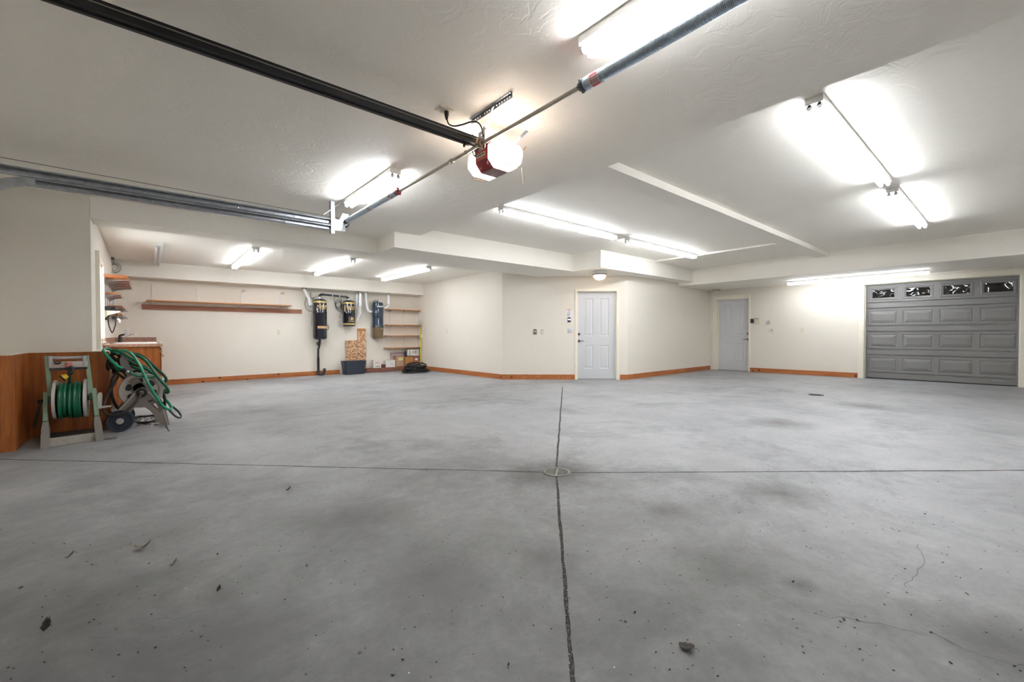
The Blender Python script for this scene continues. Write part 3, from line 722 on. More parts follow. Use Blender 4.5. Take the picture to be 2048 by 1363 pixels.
# centre bearing and bracket beside the opener
m = MB(); m.lathe([(.013, 0), (.034, 0), (.036, .008), (.030, .016), (.013, .018)], (XS, 2.535, ZSh), (0,-1,0), 22); m.build('bearing', plain('rusty bearing', (112, 84, 66), .5, .5), o)
perf('bearing_plate', (XS+.012, 2.545, ZSh-.035), (XS+.012, 2.545, ZSh+.10), .075, (0,1,0), o, .004, .007, .04)
m = MB(); m.lathe([(.014, 0), (.018, 0), (.018, .03), (.014, .03)], (XS, 2.92, ZSh), (0,1,0), 14); m.lathe([(.016, 0), (.020, .004), (.016, .012)], (XS, 2.92, ZSh), (0,-1,0), 14); m.cyl((XS-.014, 2.93, ZSh-.012), (XS-.022, 2.93, ZSh-.026), .004, n=8); m.build('shaft_coupler', STEEL, o)
m = MB(); m.lathe([(.014, 0), (.017, 0), (.017, .015), (.014, .015)], (XS, 2.72, ZSh), (0,1,0), 14); m.build('shaft_collar', STEEL, o)
# cable drum with end bearing bracket at the track end
m = MB(); m.lathe([(.014, 0), (.060, 0), (.064, .006), (.060, .010), (.056, .014), (.056, .040), (.066, .044), (.066, .050), (.014, .052)], (XS, 5.375, ZSh), (0,1,0), 30); m.build('cable_drum', BLACKM, o)
m = MB(); m.prism([(XS-.09, ZSh-.03), (XS+.02, ZSh-.045), (XS+.045, ZSh+.0), (XS+.045, ZSh+.10), (XS-.03, ZSh+.10)], 5.335, 5.340); m.build('end_bearing_plate', GALV, o, 0)
MB().tube([(XL+.05, 5.44, 2.555), (XS-.05, 5.43, ZSh+.055)], .0024, 5).build('lift_cable', BLACKM, o)
# ------------------------------------------------------------------ overhead door track (low-headroom double track)
YT = 5.36
o = thing('overhead_door_track', 'galvanised double door track hung along the ceiling near the pier wall', 'door track', (.3, YT, 2.42))
def track(z0, z1, x0, x1, name):
    m = MB()
    for s in (1,):
        pr = [(YT+.028, z1), (YT+.028, z0), (YT-.02, z0), (YT-.026, z0+.012), (YT-.021, z0+.012), (YT-.017, z0+.004), (YT+.024, z0+.004), (YT+.024, z1-.004), (YT-.017, z1-.004), (YT-.021, z1-.014), (YT-.026, z1-.014), (YT-.02, z1)]
        A = [m.v((x0, y, z)) for y, z in pr]; Bq = [m.v((x1, y, z)) for y, z in pr]
        n = len(pr)
        for i in range(n): m.face([A[i], A[(i+1) % n], Bq[(i+1) % n], Bq[i]])
    return m.build(name, GALV, o, 0)
up_ = track(2.405, 2.475, XL, 1.70, 'upper_track'); lo = track(2.335, 2.400, -.70, 1.70, 'lower_track')
m = MB(); R = []
for k in range(9):
    a = k*PI/16*1.0; cx, cz = -.70, 2.335-.34
    def q(rr): return (cx-rr*math.sin(a), cz+rr*math.cos(a))
    i0, i1 = q(.340), q(.405)
    R.append([m.v((i0[0], YT-.024, i0[1])), m.v((i1[0], YT-.024, i1[1])), m.v((i1[0], YT+.028, i1[1])), m.v((i0[0], YT+.028, i0[1]))])
m.skin(R); m.build('track_curve', GALV, lo)
for x, z in ((-.62, 2.367), (-.42, 2.367), (.05, 2.367), (.60, 2.367), (1.2, 2.367), (.0, 2.44), (.75, 2.44), (1.3, 2.44)):
    MB().lathe([(.009, 0), (.008, .004), (.003, .006)], (x, YT+.024, z), (0,-1,0), 10).build('bolt', CHROME, o)
m = MB(); m.box(1.69, 1.735, YT-.03, YT-.026, 2.30, ZC); m.box(1.69, 1.694, YT-.03, YT+.03, 2.30, ZC); m.build('end_angle', GALV, o, 0)
perf('hanger_strap', (1.60, YT-.03, 2.50), (1.80, YT-.03, ZC-.01), .03, (0,1,0), o)
m = MB(); m.box(1.70, 1.86, YT-.036, YT-.032, 2.34, 2.47); m.build('drum_bracket', GALV, o, 0)
# ------------------------------------------------------------------ floor drains
def drain(c, R, label, CASTI=CASTI):
    o = thing('floor_drain', label, 'drain', c); 
    MB().lathe([(R, -.002), (R, .004), (R*.86, .006), (R*.84, .003), (R*.84, -.002)], c, n=40, caps=False).build('frame', CASTI, o)
    MB().lathe([(R*.84, .0012), (.001, .0014)], c, n=32).build('shaft', DARKHOLE, o)
    F = Matrix.Translation(c) @ Matrix.Rotation(math.radians(38), 4, 'Z'); r = R*.83
    m = MB(F)
    for k in range(-5, 6):
        x = k*R*.145; h = math.sqrt(max(0, r*r-x*x)); m.box(x-R*.032, x+R*.032, -h, h, .001, .0045)
    g = m.build('grate', CASTI, o, 0); m = MB(F); m.box(-r, r, -R*.07, R*.07, .001, .005); m.build('cross_bar', CASTI, g, 0)
drain(dr+Vector((0, 0, .001)), .105, 'round slotted floor drain where the four main floor joints meet')
drain(hf(1632, 789.5)+Vector((0, 0, .001)), .11, 'far dark floor drain on the slab in front of the white doors', plain('dark rusted iron', (74, 72, 70), .8, .1, var=.2, scale=60))
# ------------------------------------------------------------------ leaves and crumbs on the slab
def leaf(u, v, L, W, rot, curl, mat, label):
    c = hf(u, v); F = Matrix.Translation(c) @ Matrix.Rotation(rot, 4, 'Z'); m = MB(F); n = 8; R = []
    for i in range(n+1):
        t = i/n; w = W*math.sin(PI*(.06+.88*t))**.8*(1+.12*math.sin(t*19)); x = (t-.5)*L; z = .004+curl*(t-.35)**2*L*2.2
        R.append([m.v((x, w*q, z+abs(q)*curl*W*.9+random.uniform(0, .002))) for q in (-.5, -.25, 0, .25, .5)])
    for A, B in zip(R, R[1:]):
        for i in range(4): m.face([A[i], A[i+1], B[i+1], B[i]])
    o = m.build('dry_leaf', mat, None, 60)
    s = o.modifiers.new('thickness', 'SOLIDIFY'); s.thickness = .0012
    tag(o, label, 'leaf', 'dead leaves on the garage floor')
    MB(F).tube([(L*.45, 0, .004+curl*.4*L*.9), (L*.62, .004, .004+curl*L*.6), (L*.8, -.004, .003)], .0009, 5, smooth=3).build('stalk', mat, o)
    ROOT[o.name] = Vector((0, 0, 0))
leaf(1373, 1297, .052, .040, -1.15, .22, LEAFM, 'dark brown dead leaf lying right of the near floor joint')
leaf(285, 1098, .080, .040, -.55, .50, LEAFG, 'pale curled dead leaf on the left part of the floor')
leaf(91, 1262, .034, .03, 1.2, 1., LEAFM, 'small crumpled dark leaf nearest the bottom left of the floor')
leaf(347, 1131, .032, .018, .5, .8, LEAFG, 'tiny pale folded leaf just beyond the pale curled leaf toward the camera')
leaf(437, 1183, .020, .017, .9, .9, LEAFM, 'tiny black crumpled leaf in the middle of the left floor')
leaf(139, 1114, .048, .011, .95, .4, LEAFM, 'thin dark twig-like leaf on the left floor near the wall')
leaf(577, 981, .03, .018, .2, .8, LEAFM, 'tiny dark crumpled leaf left of the drain, near the long floor joint')
m = MB(); k = 0
while k < 260:
    u, v = random.uniform(0, 2048), 960+400*random.random()**.8
    c = hf(u, v); r = random.uniform(.0012, .0035)*(1.6 if random.random() < .08 else 1)
    a = random.uniform(0, 6.3); F = Matrix.Translation(c) @ Matrix.Rotation(a, 4, 'Z'); m.xf = F
    m.box(-r*random.uniform(.6, 1.8), r, -r*.6, r*.5, 0, r*.8); k += 1
o = m.build('floor_grit', plain('dark grit', (60, 56, 52), .9), None, 0); o['kind'] = 'stuff'; tag(o, 'dark grit and crumbs scattered over the near concrete floor', 'grit')
# ------------------------------------------------------------------ helpers for the workshop
def on_back(u, v, off=0.): return hy(u, v, YB-off)
def T2(x, y): return 560+x/5.926, 540+y/5.926          # measured crop of the back wall
def standard(name, label, F, x, z0, z1, group, mat=WHITE):
    o = thing(name, label, 'shelf standard', F @ Vector((x, 0, (z0+z1)/2)), group)
    m = MB(F); n = int((z1-z0)/.05); holes = []
    m.prism([(x-.012, z0), (x+.012, z0), (x+.012, z1), (x-.012, z1)], -.012, 0.0, [])
    m.build('channel', mat, o, 0)
    m = MB(F)
    for i in range(n):
        z = z0+.03+i*.05
        for s in (-.005, .005): m.box(x+s-.0015, x+s+.0015, -.0126, -.0118, z, z+.014)
    q = m.build('slot_rows', DARKINK, o, 0); return o
def bracket(F, x, z, L, parent, mat=WHITE, drop=.055, th=.008):
    m = MB(F); n = 8
    out = [(-.012, z), (-L, z), (-L, z-.010)]
    for i in range(n+1):
        t = i/n; out.append((-L+.006+(L-.03)*t, z-.012-(drop)*t**2.2))
    out += [(-.012, z-drop-.03)]
    R = []
    A = [m.v((x-th/2, y, q)) for y, q in out]; B = [m.v((x+th/2, y, q)) for y, q in out]
    for t in tessellate_polygon([[Vector((y, q, 0)) for y, q in out]]): m.face([A[i] for i in t]); m.face([B[i] for i in reversed(t)])
    for i in range(len(out)): m.face([A[i], A[(i+1) % len(out)], B[(i+1) % len(out)], B[i]])
    return m.build('bracket', mat, parent, 0)
# ---- long shelf on the back wall with a peg rail under it
sx0, sx1 = hy(292.6, 600, 11.83).x, hy(583.6, 609, 11.83).x; sz = hy(292.6, 600, 11.83).z
o = thing('wall_shelf', 'long narrow wooden shelf on the workshop back wall above the peg rail', 'shelf', ((sx0+sx1)/2, YB-.15, sz))
MB().box(sx0, sx1, YB-.29, YB-.022, sz-.010, sz+.012, .002).build('board', SHELF_X, o, 0)
sts = [hy(260+x/4.542, 575, YB).x for x in (200, 610, 1007, 1362)]
for x in sts: bracket(FB, x-XA, sz-.012, .24, o)
for i, x in enumerate(sts):
    standard('shelf_standard', ('white slotted shelf standard above the long wall shelf, ' + ['leftmost of four', 'second from left of four', 'third from left, with a spare bracket', 'rightmost, with a spare bracket'][i]), FB, x-XA, sz-.10, hy(260+200/4.542, 480+398/4.542, YB).z, 'standards over the long wall shelf')
for x, nm in ((sts[2], 'spare white bracket folded on the third shelf standard'), (sts[3], 'spare white bracket folded on the rightmost shelf standard')):
    F = Matrix.Translation((x, YB, sz+.36)); o = thing('shelf_bracket', nm, 'bracket', (x, YB, sz+.36), 'spare brackets on the standards')
    F2 = frame((x+.012, YB-.012, 0), (.62, -.78, 0), (.78, .62, 0)); m = MB(F2); m.prism([(0, sz+.29), (.12, sz+.33), (.125, sz+.345), (0, sz+.35)], -.004, .004); m.build('arm', CREAMP, o, 0)
p0, p1 = on_back(283.8, 613, .02), on_back(603.9, 622, .02)
o = thing('peg_rail', 'rough brown peg board rail fixed under the long wall shelf', 'peg rail', ((p0.x+p1.x)/2, YB-.01, .7+CH))
zc_ = (hy(284, 613, YB).z)
MB().box(p0.x, p1.x, YB-.022, YB, zc_-.055, zc_+.050, .002).build('board', REDW, o, 0)
for i, x in enumerate((275, 370, 505, 620, 702, 745, 795, 845, 890, 1120, 1235, 1255, 1360, 1395)):
    c = hy(260+x/4.542, 613, YB-.02); z = zc_+random.choice((-.012, .014, .022)); m = MB(); m.tube([(c.x, YB-.02, z), (c.x, YB-.05, z-.004), (c.x, YB-.058, z+.012)], .004, 6, smooth=3); m.build('hook', CHROME, o)
# ---- outlets along the walls
def on_wall(F, p): return Matrix.Translation(p) @ F.to_3x3().to_4x4()
outlet('electrical_outlet', 'ivory outlet on the back wall below the right part of the peg rail', on_wall(FB, on_back(558, 664)), group='outlets')
outlet('electrical_outlet', 'white outlet on the back wall above the sink counter', on_wall(FB, on_back(253.5, 663)), mat=WHITEP, group='outlets')
outlet('electrical_outlet', 'ivory outlet on the workshop right wall near the corner shelves', on_wall(FAR, hx(560+1975/5.926, 540+725/5.926, 6.43)), group='outlets')
outlet('power_receptacle', 'dark steel covered power receptacle left of the entry door', on_wall(FD, hd(980+409/4.543, 480+831/4.543, CD)), .08, .12, plain('brown steel plate', (116, 106, 84), .4, .4), 'round')
o = outlet('wall_box', 'ivory blank box with a small slot, right of the dark power receptacle', on_wall(FD, hd(980+475/4.543, 480+831/4.543, CD)), .075, .12, CREAMP, 'blank', 'wall box')
MB(on_wall(FD, hd(980+476/4.543, 480+815/4.543, CD))).box(-.014, .014, -.009, -.005, -.006, .006).build('slot', DARKINK, o, 0)
outlet('light_switch', 'grey white double light switch beside the entry door under the keypad', on_wall(FD, hd(980+727/4.543, 480+820/4.543, CD)), .115, .115, plain('pale grey plastic', (214, 216, 216), .4, var=.02), 'switch2', 'switch')
F = on_wall(FD, hd(980+719/4.543, 480+661/4.543, CD)); o = thing('instruction_card', 'white warning card with an orange top edge beside the entry door', 'sign', F.translation)
MB(F).box(-.062, .062, -.002, 0, -.09, .082).build('card', PAPER, o, 0); MB(F).box(-.062, .062, -.003, -.0015, .074, .085).build('orange_edge', ORANGE, o, 0)
m = MB(F); m.lathe([(.026, 0), (.026, .001), (.020, .001), (.020, 0)], (0, -.002, .045), (0,-1,0), 24, caps=False); m.build('forbidden_sign', plain('mauve print', (196, 132, 190), .6), o, 0)
m = MB(F); m.prism([(-.018, .058), (-.014, .062), (.018, .032), (.014, .028)], -.003, -.002); m.build('sign_bar', plain('mauve print', (196, 132, 190), .6), o, 0)
for i in range(9):
    z = .005-i*.0095; w = random.uniform(.030, .046); MB(F).box(-.046, -.046+w*2, -.003, -.0018, z-.0022, z+.0022).build('text_line', GREYINK, o, 0)
F = on_wall(FD, hd(980+719/4.543, 480+723/4.543, CD)); o = thing('opener_wall_button', 'black wall control with a lit button below the warning card', 'wall control', F.translation)
MB(F).box(-.037, .037, -.022, 0, -.056, .056, .006).build('case', BLACKP, o); MB(F).box(-.028, .028, -.027, -.021, -.010, .020, .004).build('lit_button', SCREEN, o)
MB(F).box(-.020, .020, -.024, -.021, -.045, -.030, .002).build('lower_button', plain('dark grey key', (70, 70, 70), .4), o); MB(F).box(-.020, .020, -.0235, -.021, .033, .043, .002).build('upper_button', plain('dark grey key', (70, 70, 70), .4), o)
def W2(x, y): return 1490+x/15.75, 620+y/15.75
F = on_wall(FG, hx(*W2(228, 340), XG)); o = thing('opener_wall_button', 'small black two-button wall control right beside the far door casing', 'wall control', F.translation)
MB(F).box(-.042, .042, -.024, 0, -.058, .058, .006).build('case', BLACKP, o)
for z in (-.024, .026): MB(F).box(-.022, .022, -.028, -.022, z-.012, z+.012, .003).build('button', plain('dark grey key', (70, 70, 70), .4), o)
F = on_wall(FG, hx(*W2(378, 350), XG)); o = thing('alarm_keypad', 'ivory alarm keypad with a dark top edge beside the small black wall control', 'keypad', F.translation)
MB(F).box(-.060, .060, -.028, 0, -.078, .078, .006).build('case', CREAMP, o); MB(F).box(-.061, .061, -.030, 0, .074, .083, .001).build('top_edge', DARKINK, o, 0)
MB(F).box(-.035, .035, -.030, -.027, .025, .058, .002).build('display', plain('grey lcd', (190, 186, 168), .3), o); MB(F).box(-.05, .05, -.031, -.027, -.06, .005, .003).build('flip_cover', CREAMP, o)
F = on_wall(FG, hx(*W2(735, 395), XG)); o = thing('wire_coil', 'small coil of grey wire hanging on the wall right of the keypad', 'wire', F.translation)
for k in range(2):
    pts = [(.040*math.cos(a)*.85+k*.003, -.012-k*.006, .048*math.sin(a)) for a in (i*2*PI/16 for i in range(16))]
    c_, s_ = math.cos(-.5), math.sin(-.5); pts = [(x*c_-z*s_, y, x*s_+z*c_) for x, y, z in pts]
    MB(F).tube(pts, .0042, 6, closed=True).build('loop', plain('grey wire', (120, 116, 104), .5), o)
MB(F).tube([(.012, -.010, .05), (.002, -.014, .02), (.010, -.012, -.004)], .0035, 6, smooth=3).build('wire_end', plain('grey wire', (120, 116, 104), .5), o)
F = on_wall(FG, hx(*W2(822, 628), XG)); o = outlet('cable_plate', 'ivory square wall plate with a round grey jack below the wire coil', F, .115, .115, CREAMP, 'blank', 'wall plate')
MB(F).lathe([(.016, .005), (.016, .010), (.010, .011)], (.02, 0, .002), (0,-1,0), 16).build('jack', plain('olive grey jack', (150, 144, 124), .5), o)
outlet('electrical_outlet', 'ivory outlet on the right wall midway between far door and garage door', on_wall(FG, hx(*W2(1803, 620), XG)), group='outlets')
# ---- coil of wire at the workshop soffit corner
c = hy(229, 535.5, 11.73); o = thing('wire_coil', 'tangled dark wire coil on the workshop soffit above the left shelves', 'wire', c)
for k in range(4):
    r = .055+.012*k; ph = k*.9; pts = [c+Vector((r*math.cos(a)*(.75+.1*k)+.01*math.sin(ph), -.012-.006*k, r*1.15*math.sin(a)+.012*math.cos(ph*2))) for a in (i*2*PI/14+ph for i in range(14))]
    MB().tube(pts, .0028, 5, closed=True).build('loop', BLACKP, o)
c = hy(223.5, 517.5, 11.5); o = thing('cable_junction', 'small dark junction box in the corner of the workshop ceiling', 'junction box', c)
m = MB().box(XA, XA+.045, c.y-.02, c.y+.02, ZA-.055, ZA, .004); m.build('box', plain('grey steel box', (140, 134, 122), .5, .2), o)
MB().tube([(XA+.03, c.y, ZA-.08), (XA+.03, c.y+.12, ZA-.11), (XA+.05, 11.735, 2.52)], .004, 6, smooth=4).build('wire', BLACKP, o)
# ------------------------------------------------------------------ central vacuum canisters
def canister(name, label, cx, cy, R, prof, mat, cat='central vacuum'):
    o = thing(name, label, cat, (cx, cy, prof[0][1]))
    MB().lathe([(r, z) for r, z in prof], (cx, cy, 0), n=40).build('body', mat, o); return o
def band(o, cx, cy, R, z0, z1, mat, name, a0=None, a1=None):
    m = MB()
    if a0 is None: m.lathe([(R, z0), (R+.003, z0+.003), (R+.003, z1-.003), (R, z1)], (cx, cy, 0), n=40, caps=False)
    else:
        n = 14; A = []
        for r in (R+.0005, R+.003):
            for z in (z0, z1): A.append([m.v((cx+r*math.sin(a0+(a1-a0)*i/n), cy-r*math.cos(a0+(a1-a0)*i/n), z)) for i in range(n+1)])
        for P, Q in ((A[0], A[1]), (A[2], A[3]), (A[0], A[2]), (A[1], A[3])):
            for i in range(n): m.face([P[i], P[i+1], Q[i+1], Q[i]])
    return m.build(name, mat, o)
def zb(y, Y=11.74): return hy(560+472/5.926, 540+y/5.926, Y).z
R1 = .172; c1x, c1y = hy(*T2(473, 500), 11.90).x, YB-.03-R1
z = lambda y: hy(560+473/5.926, 540+y/5.926, c1y-R1*.8).z
pz = [z(822), z(812), z(795), z(362), z(350), z(338)]
o1 = canister('vacuum_canister', 'tall glossy midnight blue canister with gold lettering on the back wall', c1x, c1y, R1,
    [(.001, pz[0]), (R1*.72, pz[0]), (R1*.93, pz[1]), (R1, pz[2]), (R1, z(515)), (R1+.005, z(508)), (R1+.005, z(498)), (R1, z(490)), (R1, pz[3]), (R1*.92, pz[4]), (R1*.62, pz[5]), (R1*.2, pz[5]+.02), (.001, pz[5]+.022)], NAVY)
band(o1, c1x, c1y, R1, z(386), z(362), GOLD, 'gold_band')
band(o1, c1x, c1y, R1+.001, z(690), z(661), TANP, 'tan_label', -.62, 1.15)
def FCy(cx, cy, R, zz, a): return Matrix.Translation((cx, cy, zz)) @ Matrix.Rotation(a, 4, 'Z') @ Matrix.Translation((0, -R, 0))
F = FCy(c1x, c1y, R1+.001, z(424), .13); text('AQUA-AIR', .072, F, GOLDT, o1, bend=R1+.001, sx=.82, bold=.002)
def oval(F, R, a, b, w, parent, mat, name='oval_ring'):
    m = MB(); n = 40; In, Ou = [], []
    for k in range(n):
        t = 2*PI*k/n
        for L, s in ((In, 1), (Ou, 0)):
            x = (a-w*s)*math.cos(t); y = (b-w*s)*math.sin(t); q = x/R; p = Vector((R*math.sin(q), R-R*math.cos(q), y)); p.y -= .0012; L.append(m.v(F @ p))
    for k in range(n): m.face([In[k], In[(k+1) % n], Ou[(k+1) % n], Ou[k]])
    return m.build(name, mat, parent, 0)
F2 = FCy(c1x, c1y, R1+.001, z(450), .13); oval(F2, R1+.001, .115, .026, .006, o1, GOLDT); text('Wet · Dry', .036, F2, GOLDT, o1, bend=R1+.001, bold=.0012)
MB().cyl((c1x, c1y, pz[5]+.015), (c1x, c1y, pz[5]+.06), .036, n=18).build('neck', plain('bright collar', (216, 220, 226), .3, .3), o1)
for s in (-1, 1): MB().cyl((c1x+s*(R1+.012), c1y+.08, z(520)), (c1x+s*(R1+.012), c1y+.08, z(660)), .007, n=8).build('side_rod', GALV, o1)
MB().box(c1x-.10, c1x+.10, YB-.035, YB, z(760), z(400)).build('mounting_plate', BLACKM, o1, 0)
# drain under the tall canister
xd = hy(*T2(470, 900), YB-.10).x; yd = YB-.10
zz = lambda y: hy(560+470/5.926, 540+y/5.926, yd).z
o = thing('drain_pipe', 'black drain pipe running from the tall canister down to the floor', 'pipe', (xd, yd, zz(1245)))
MB().tube([(xd+.005, yd, zz(818)), (xd+.005, yd, zz(850)), (xd-.02, yd, zz(870)), (xd-.01, yd, zz(900)), (xd-.035, yd, zz(940)), (xd-.04, yd, zz(1040))], .026, 12, smooth=5).build('upper_hose', BLACKR, o)
m = MB(); m.tube([(xd-.03+.05*math.cos(a), yd-.03, zz(870)+.045*math.sin(a)) for a in (i*2*PI/16 for i in range(16))], .010, 8, closed=True); m.build('hose_loop', BLACKR, o)
MB().tube([(xd-.038, yd, zz(1030)), (xd-.038, yd, zz(1190))], .031, 14).build('lower_pipe', BLACKP, o)
MB().tube([(xd-.038, yd, zz(1190)), (xd-.035, yd-.02, zz(1222)), (xd+.02, yd-.04, zz(1240)), (xd+.075, yd-.04, zz(1228)), (xd+.10, yd-.04, zz(1195)), (xd+.105, yd-.04, zz(1165))], .036, 14, smooth=5).build('p_trap', plain('dark blue pipe', (34, 42, 54), .4), o)
# second canister
R2 = .165; c2x, c2y = hy(*T2(818, 500), 11.90).x, YB-.03-R2
z = lambda y: hy(560+818/5.926, 540+y/5.926, c2y-R2*.8).z
o2 = canister('vacuum_canister', 'short glossy midnight blue canister with two gold bands beside the tall one', c2x, c2y, R2,
    [(.001, z(668)), (R2*.7, z(668)), (R2*.93, z(660)), (R2, z(648)), (R2, z(518)), (R2+.004, z(512)), (R2+.004, z(506)), (R2, z(500)), (R2, z(378)), (R2*.92, z(366)), (R2*.62, z(354)), (R2*.2, z(348)), (.001, z(347))], NAVY)
band(o2, c2x, c2y, R2, z(400), z(378), GOLD, 'gold_band'); band(o2, c2x, c2y, R2, z(648), z(628), GOLD, 'gold_band')
F = FCy(c2x, c2y, R2+.001, z(436), .10); text('AQUA-AIR', .070, F, GOLDT, o2, bend=R2+.001, sx=.80, bold=.002)
F2 = FCy(c2x, c2y, R2+.001, z(461), .10); oval(F2, R2+.001, .108, .025, .006, o2, GOLDT); text('Wet · Dry', .034, F2, GOLDT, o2, bend=R2+.001, bold=.0012)
F3 = FCy(c2x, c2y, R2+.001, z(575), .16)
m = MB(F3); n = 24; In, Ou = [], []
for k in range(n):
    t = 2*PI*k/n; c_, s_ = math.cos(t), math.sin(t); sg = lambda q: math.copysign(abs(q)**.45, q)
    for L, d in ((In, .006), (Ou, 0)):
        x = (.080-d)*sg(c_); y = (.052-d)*sg(s_); L.append(m.v((R2*math.sin(x/R2), R2-R2*math.cos(x/R2)-.0012, y)))
for k in range(n): m.face([In[k], In[(k+1) % n], Ou[(k+1) % n], Ou[k]])
m.build('emblem_border', GOLDT, o2, 0)
m = MB(F3); m.prism([(-.042, -.03), (-.042, .004), (-.046, .004), (-.006, .028), (.0, .024), (.006, .028), (.046, .004), (.042, .004), (.042, -.03), (.012, -.03), (.012, -.008), (-.012, -.008), (-.012, -.03)], -.001, .004, [[(-.034, -.016), (-.022, -.016), (-.022, -.006), (-.034, -.006)], [(.022, -.016), (.034, -.016), (.034, -.006), (.022, -.006)]]); m.build('house_emblem', GOLDT, o2, 0)
text('Water Cleaning System', .030, FCy(c2x, c2y, R2+.001, z(607), .16), GOLDT, o2, bend=R2+.001, sx=.72, bold=.0012)
a = -.95; band(o2, c2x, c2y, R2+.001, z(492), z(412), TANP, 'side_label', a-.14, a+.12)
MB().cyl((c2x, c2y, z(350)), (c2x, c2y, z(338)+.01), .034, n=18).build('neck', plain('bright collar', (216, 220, 226), .3, .3), o2)
MB().box(c2x-.09, c2x+.09, YB-.035, YB, z(640), z(400)).build('mounting_plate', BLACKM, o2, 0)
# black pipe linking the canisters
zp = lambda y: hy(560+640/5.926, 540+y/5.926, c1y).z
o = thing('link_pipe', 'black pipe with white straps joining the tops of the two midnight canisters', 'pipe', ((c1x+c2x)/2, c1y, zp(305)))
za_ = pz[5]+.061; zb2 = z(338)+.008
MB().tube([(c1x, c1y, za_), (c1x+.005, c1y, za_+.035), (c1x+.04, c1y, za_+.062), (c1x+.09, c1y, za_+.065)], .031, 12, smooth=5).build('elbow', BLACKP, o)
MB().tube([(c1x+.06, c1y, za_+.066), (c2x-.08, c2y, zb2+.05)], .027, 12).build('straight_pipe', plain('dark slate pipe', (44, 52, 62), .35), o)
MB().tube([(c2x-.10, c2y, zb2+.052), (c2x-.05, c2y, zb2+.045), (c2x-.012, c2y, zb2+.02), (c2x, c2y, zb2+.003)], .031, 12, smooth=5).build('elbow', BLACKP, o)
for t in (.42, .72):
    x = c1x+.06+(c2x-.14-c1x)*t; zz_ = za_+.066+(zb2+.05-za_-.066)*t; MB().lathe([(.0285, -.01), (.0285, .01)], (x, c1y, zz_), (1,0,0), 16, caps=False).build('strap', PVC, o)
# third canister
R3 = .155; c3x, c3y = hy(*T2(1163, 560), 11.90).x, YB-.03-R3
z = lambda y: hy(560+1163/5.926, 540+y/5.926, c3y-R3*.8).z
o3 = canister('vacuum_canister', 'slate blue ribbed vacuum canister with a smoky brown bin, nearest the corner shelves', c3x, c3y, R3,
    [(.001, z(676)), (R3+.008, z(676)), (R3+.008, z(660)), (R3, z(655)), (R3-.002, z(566)), (R3-.008, z(562)), (R3-.002, z(556)), (R3-.002, z(458)), (R3-.010, z(453)), (R3-.004, z(446)), (R3-.006, z(400)), (R3*.92, z(384)), (R3*.8, z(377)), (.001, z(374))], BLUEE)
MB().lathe([(.001, z(808)), (R3*.90, z(808)), (R3*.92, z(800)), (R3*.985, z(680)), (R3*.985, z(676))], (c3x, c3y, 0), n=40).build('dust_bin', SMOKE, o3)
MB(FCy(c3x, c3y, R3*.985, z(691), .35)).box(-.025, .025, -.004, .01, -.008, .008).build('bin_label', CREAMP, o3, 0)
text('VACUFLO', .058, FCy(c3x, c3y, R3-.002, z(430), .26), PAPER, o3, bend=R3-.002, sx=.95, bold=.002)
MB().tube([(c3x-R3*.85, c3y-.02, z(380)), (c3x-R3*.7, c3y-.03, z(362)), (c3x-.03, c3y-.03, z(362)), (c3x+.0, c3y-.03, z(372))], .010, 8, smooth=5).build('top_handle', BLACKP, o3)
MB().tube([(c3x+.02, c3y, z(376)), (c3x+.04, c3y+.03, z(360)), (c3x+.09, YB-.01, z(340))], .005, 6, smooth=4).build('power_cord', BLACKP, o3)
MB().box(c3x-.09, c3x+.09, YB-.035, YB, z(640), z(400)).build('mounting_plate', BLACKM, o3, 0)
# white exhaust and intake pipes going up into the soffit
ZSO = 2.293
def wp(x, y, d=.16): u, v = T2(x, y); return hy(u, v, YB-d)
def pipe(name, label, pts, r, extra=()):
    P = [Vector(p) for p in pts]; o = thing(name, label, 'pipe', P[0])
    MB().tube(P, r, 14, smooth=5).build('pipe_run', PVC, o)
    c = P[0]; MB().lathe([(r*1.9, 0), (r*1.9, -.006), (r*1.05, -.012)], (c.x, c.y, ZSO), n=18).build('escutcheon', plain('rough hole edge', (92, 88, 80), .9), o, 0)
    for q0, q1, rr in extra: MB().lathe([(r, 0), (rr, .012), (rr, (q1-q0).length-.012), (r, (q1-q0).length)], q0, q1-q0, 18).build('muffler', PVC, o)
    return o
def top(x, y=None, d=.16): p = wp(x, 262, d); p.z = ZSO; return p
p = top(285); pipe('exhaust_pipe', 'cream bent pipe dropping from the soffit to the left of the tall canister', [p, wp(290, 240), wp(318, 300), wp(345, 345), wp(350, 385), wp(352, 408), wp(377, 402)], .036)
p = top(912, d=.10); q = wp(912, 430, .10); pipe('exhaust_pipe', 'left white pipe of the pair beside the short canister', [p, wp(912, 290, .10), q, wp(908, 455, .10)], .020, [(wp(912, 420, .10), wp(912, 285, .10), .040)])
p = top(950, d=.18); pipe('exhaust_pipe', 'right white pipe of the pair with a muffler, curving back to the short canister', [p, wp(950, 285, .18), wp(948, 430, .18), wp(948, 500, .18), wp(942, 525, .18), wp(920, 570, .18), wp(908, 598, .18)], .020, [(wp(949, 430, .18), wp(950, 278, .18), .044), (wp(948, 528, .18), wp(948, 500, .18), .028)])
p = top(1020); pipe('intake_pipe', 'white pipe bending down into the left side of the slate canister', [p, wp(1018, 290), wp(1024, 380), wp(1034, 450), wp(1050, 480), wp(1072, 490), wp(1087, 490)], .031)
p = top(1287); pipe('exhaust_pipe', 'white pipe with a muffler from the soffit to the right side of the slate canister', [p, wp(1287, 300), wp(1288, 400), wp(1280, 432), wp(1256, 447), wp(1230, 448)], .029, [(wp(1287, 405), wp(1287, 298), .042)])
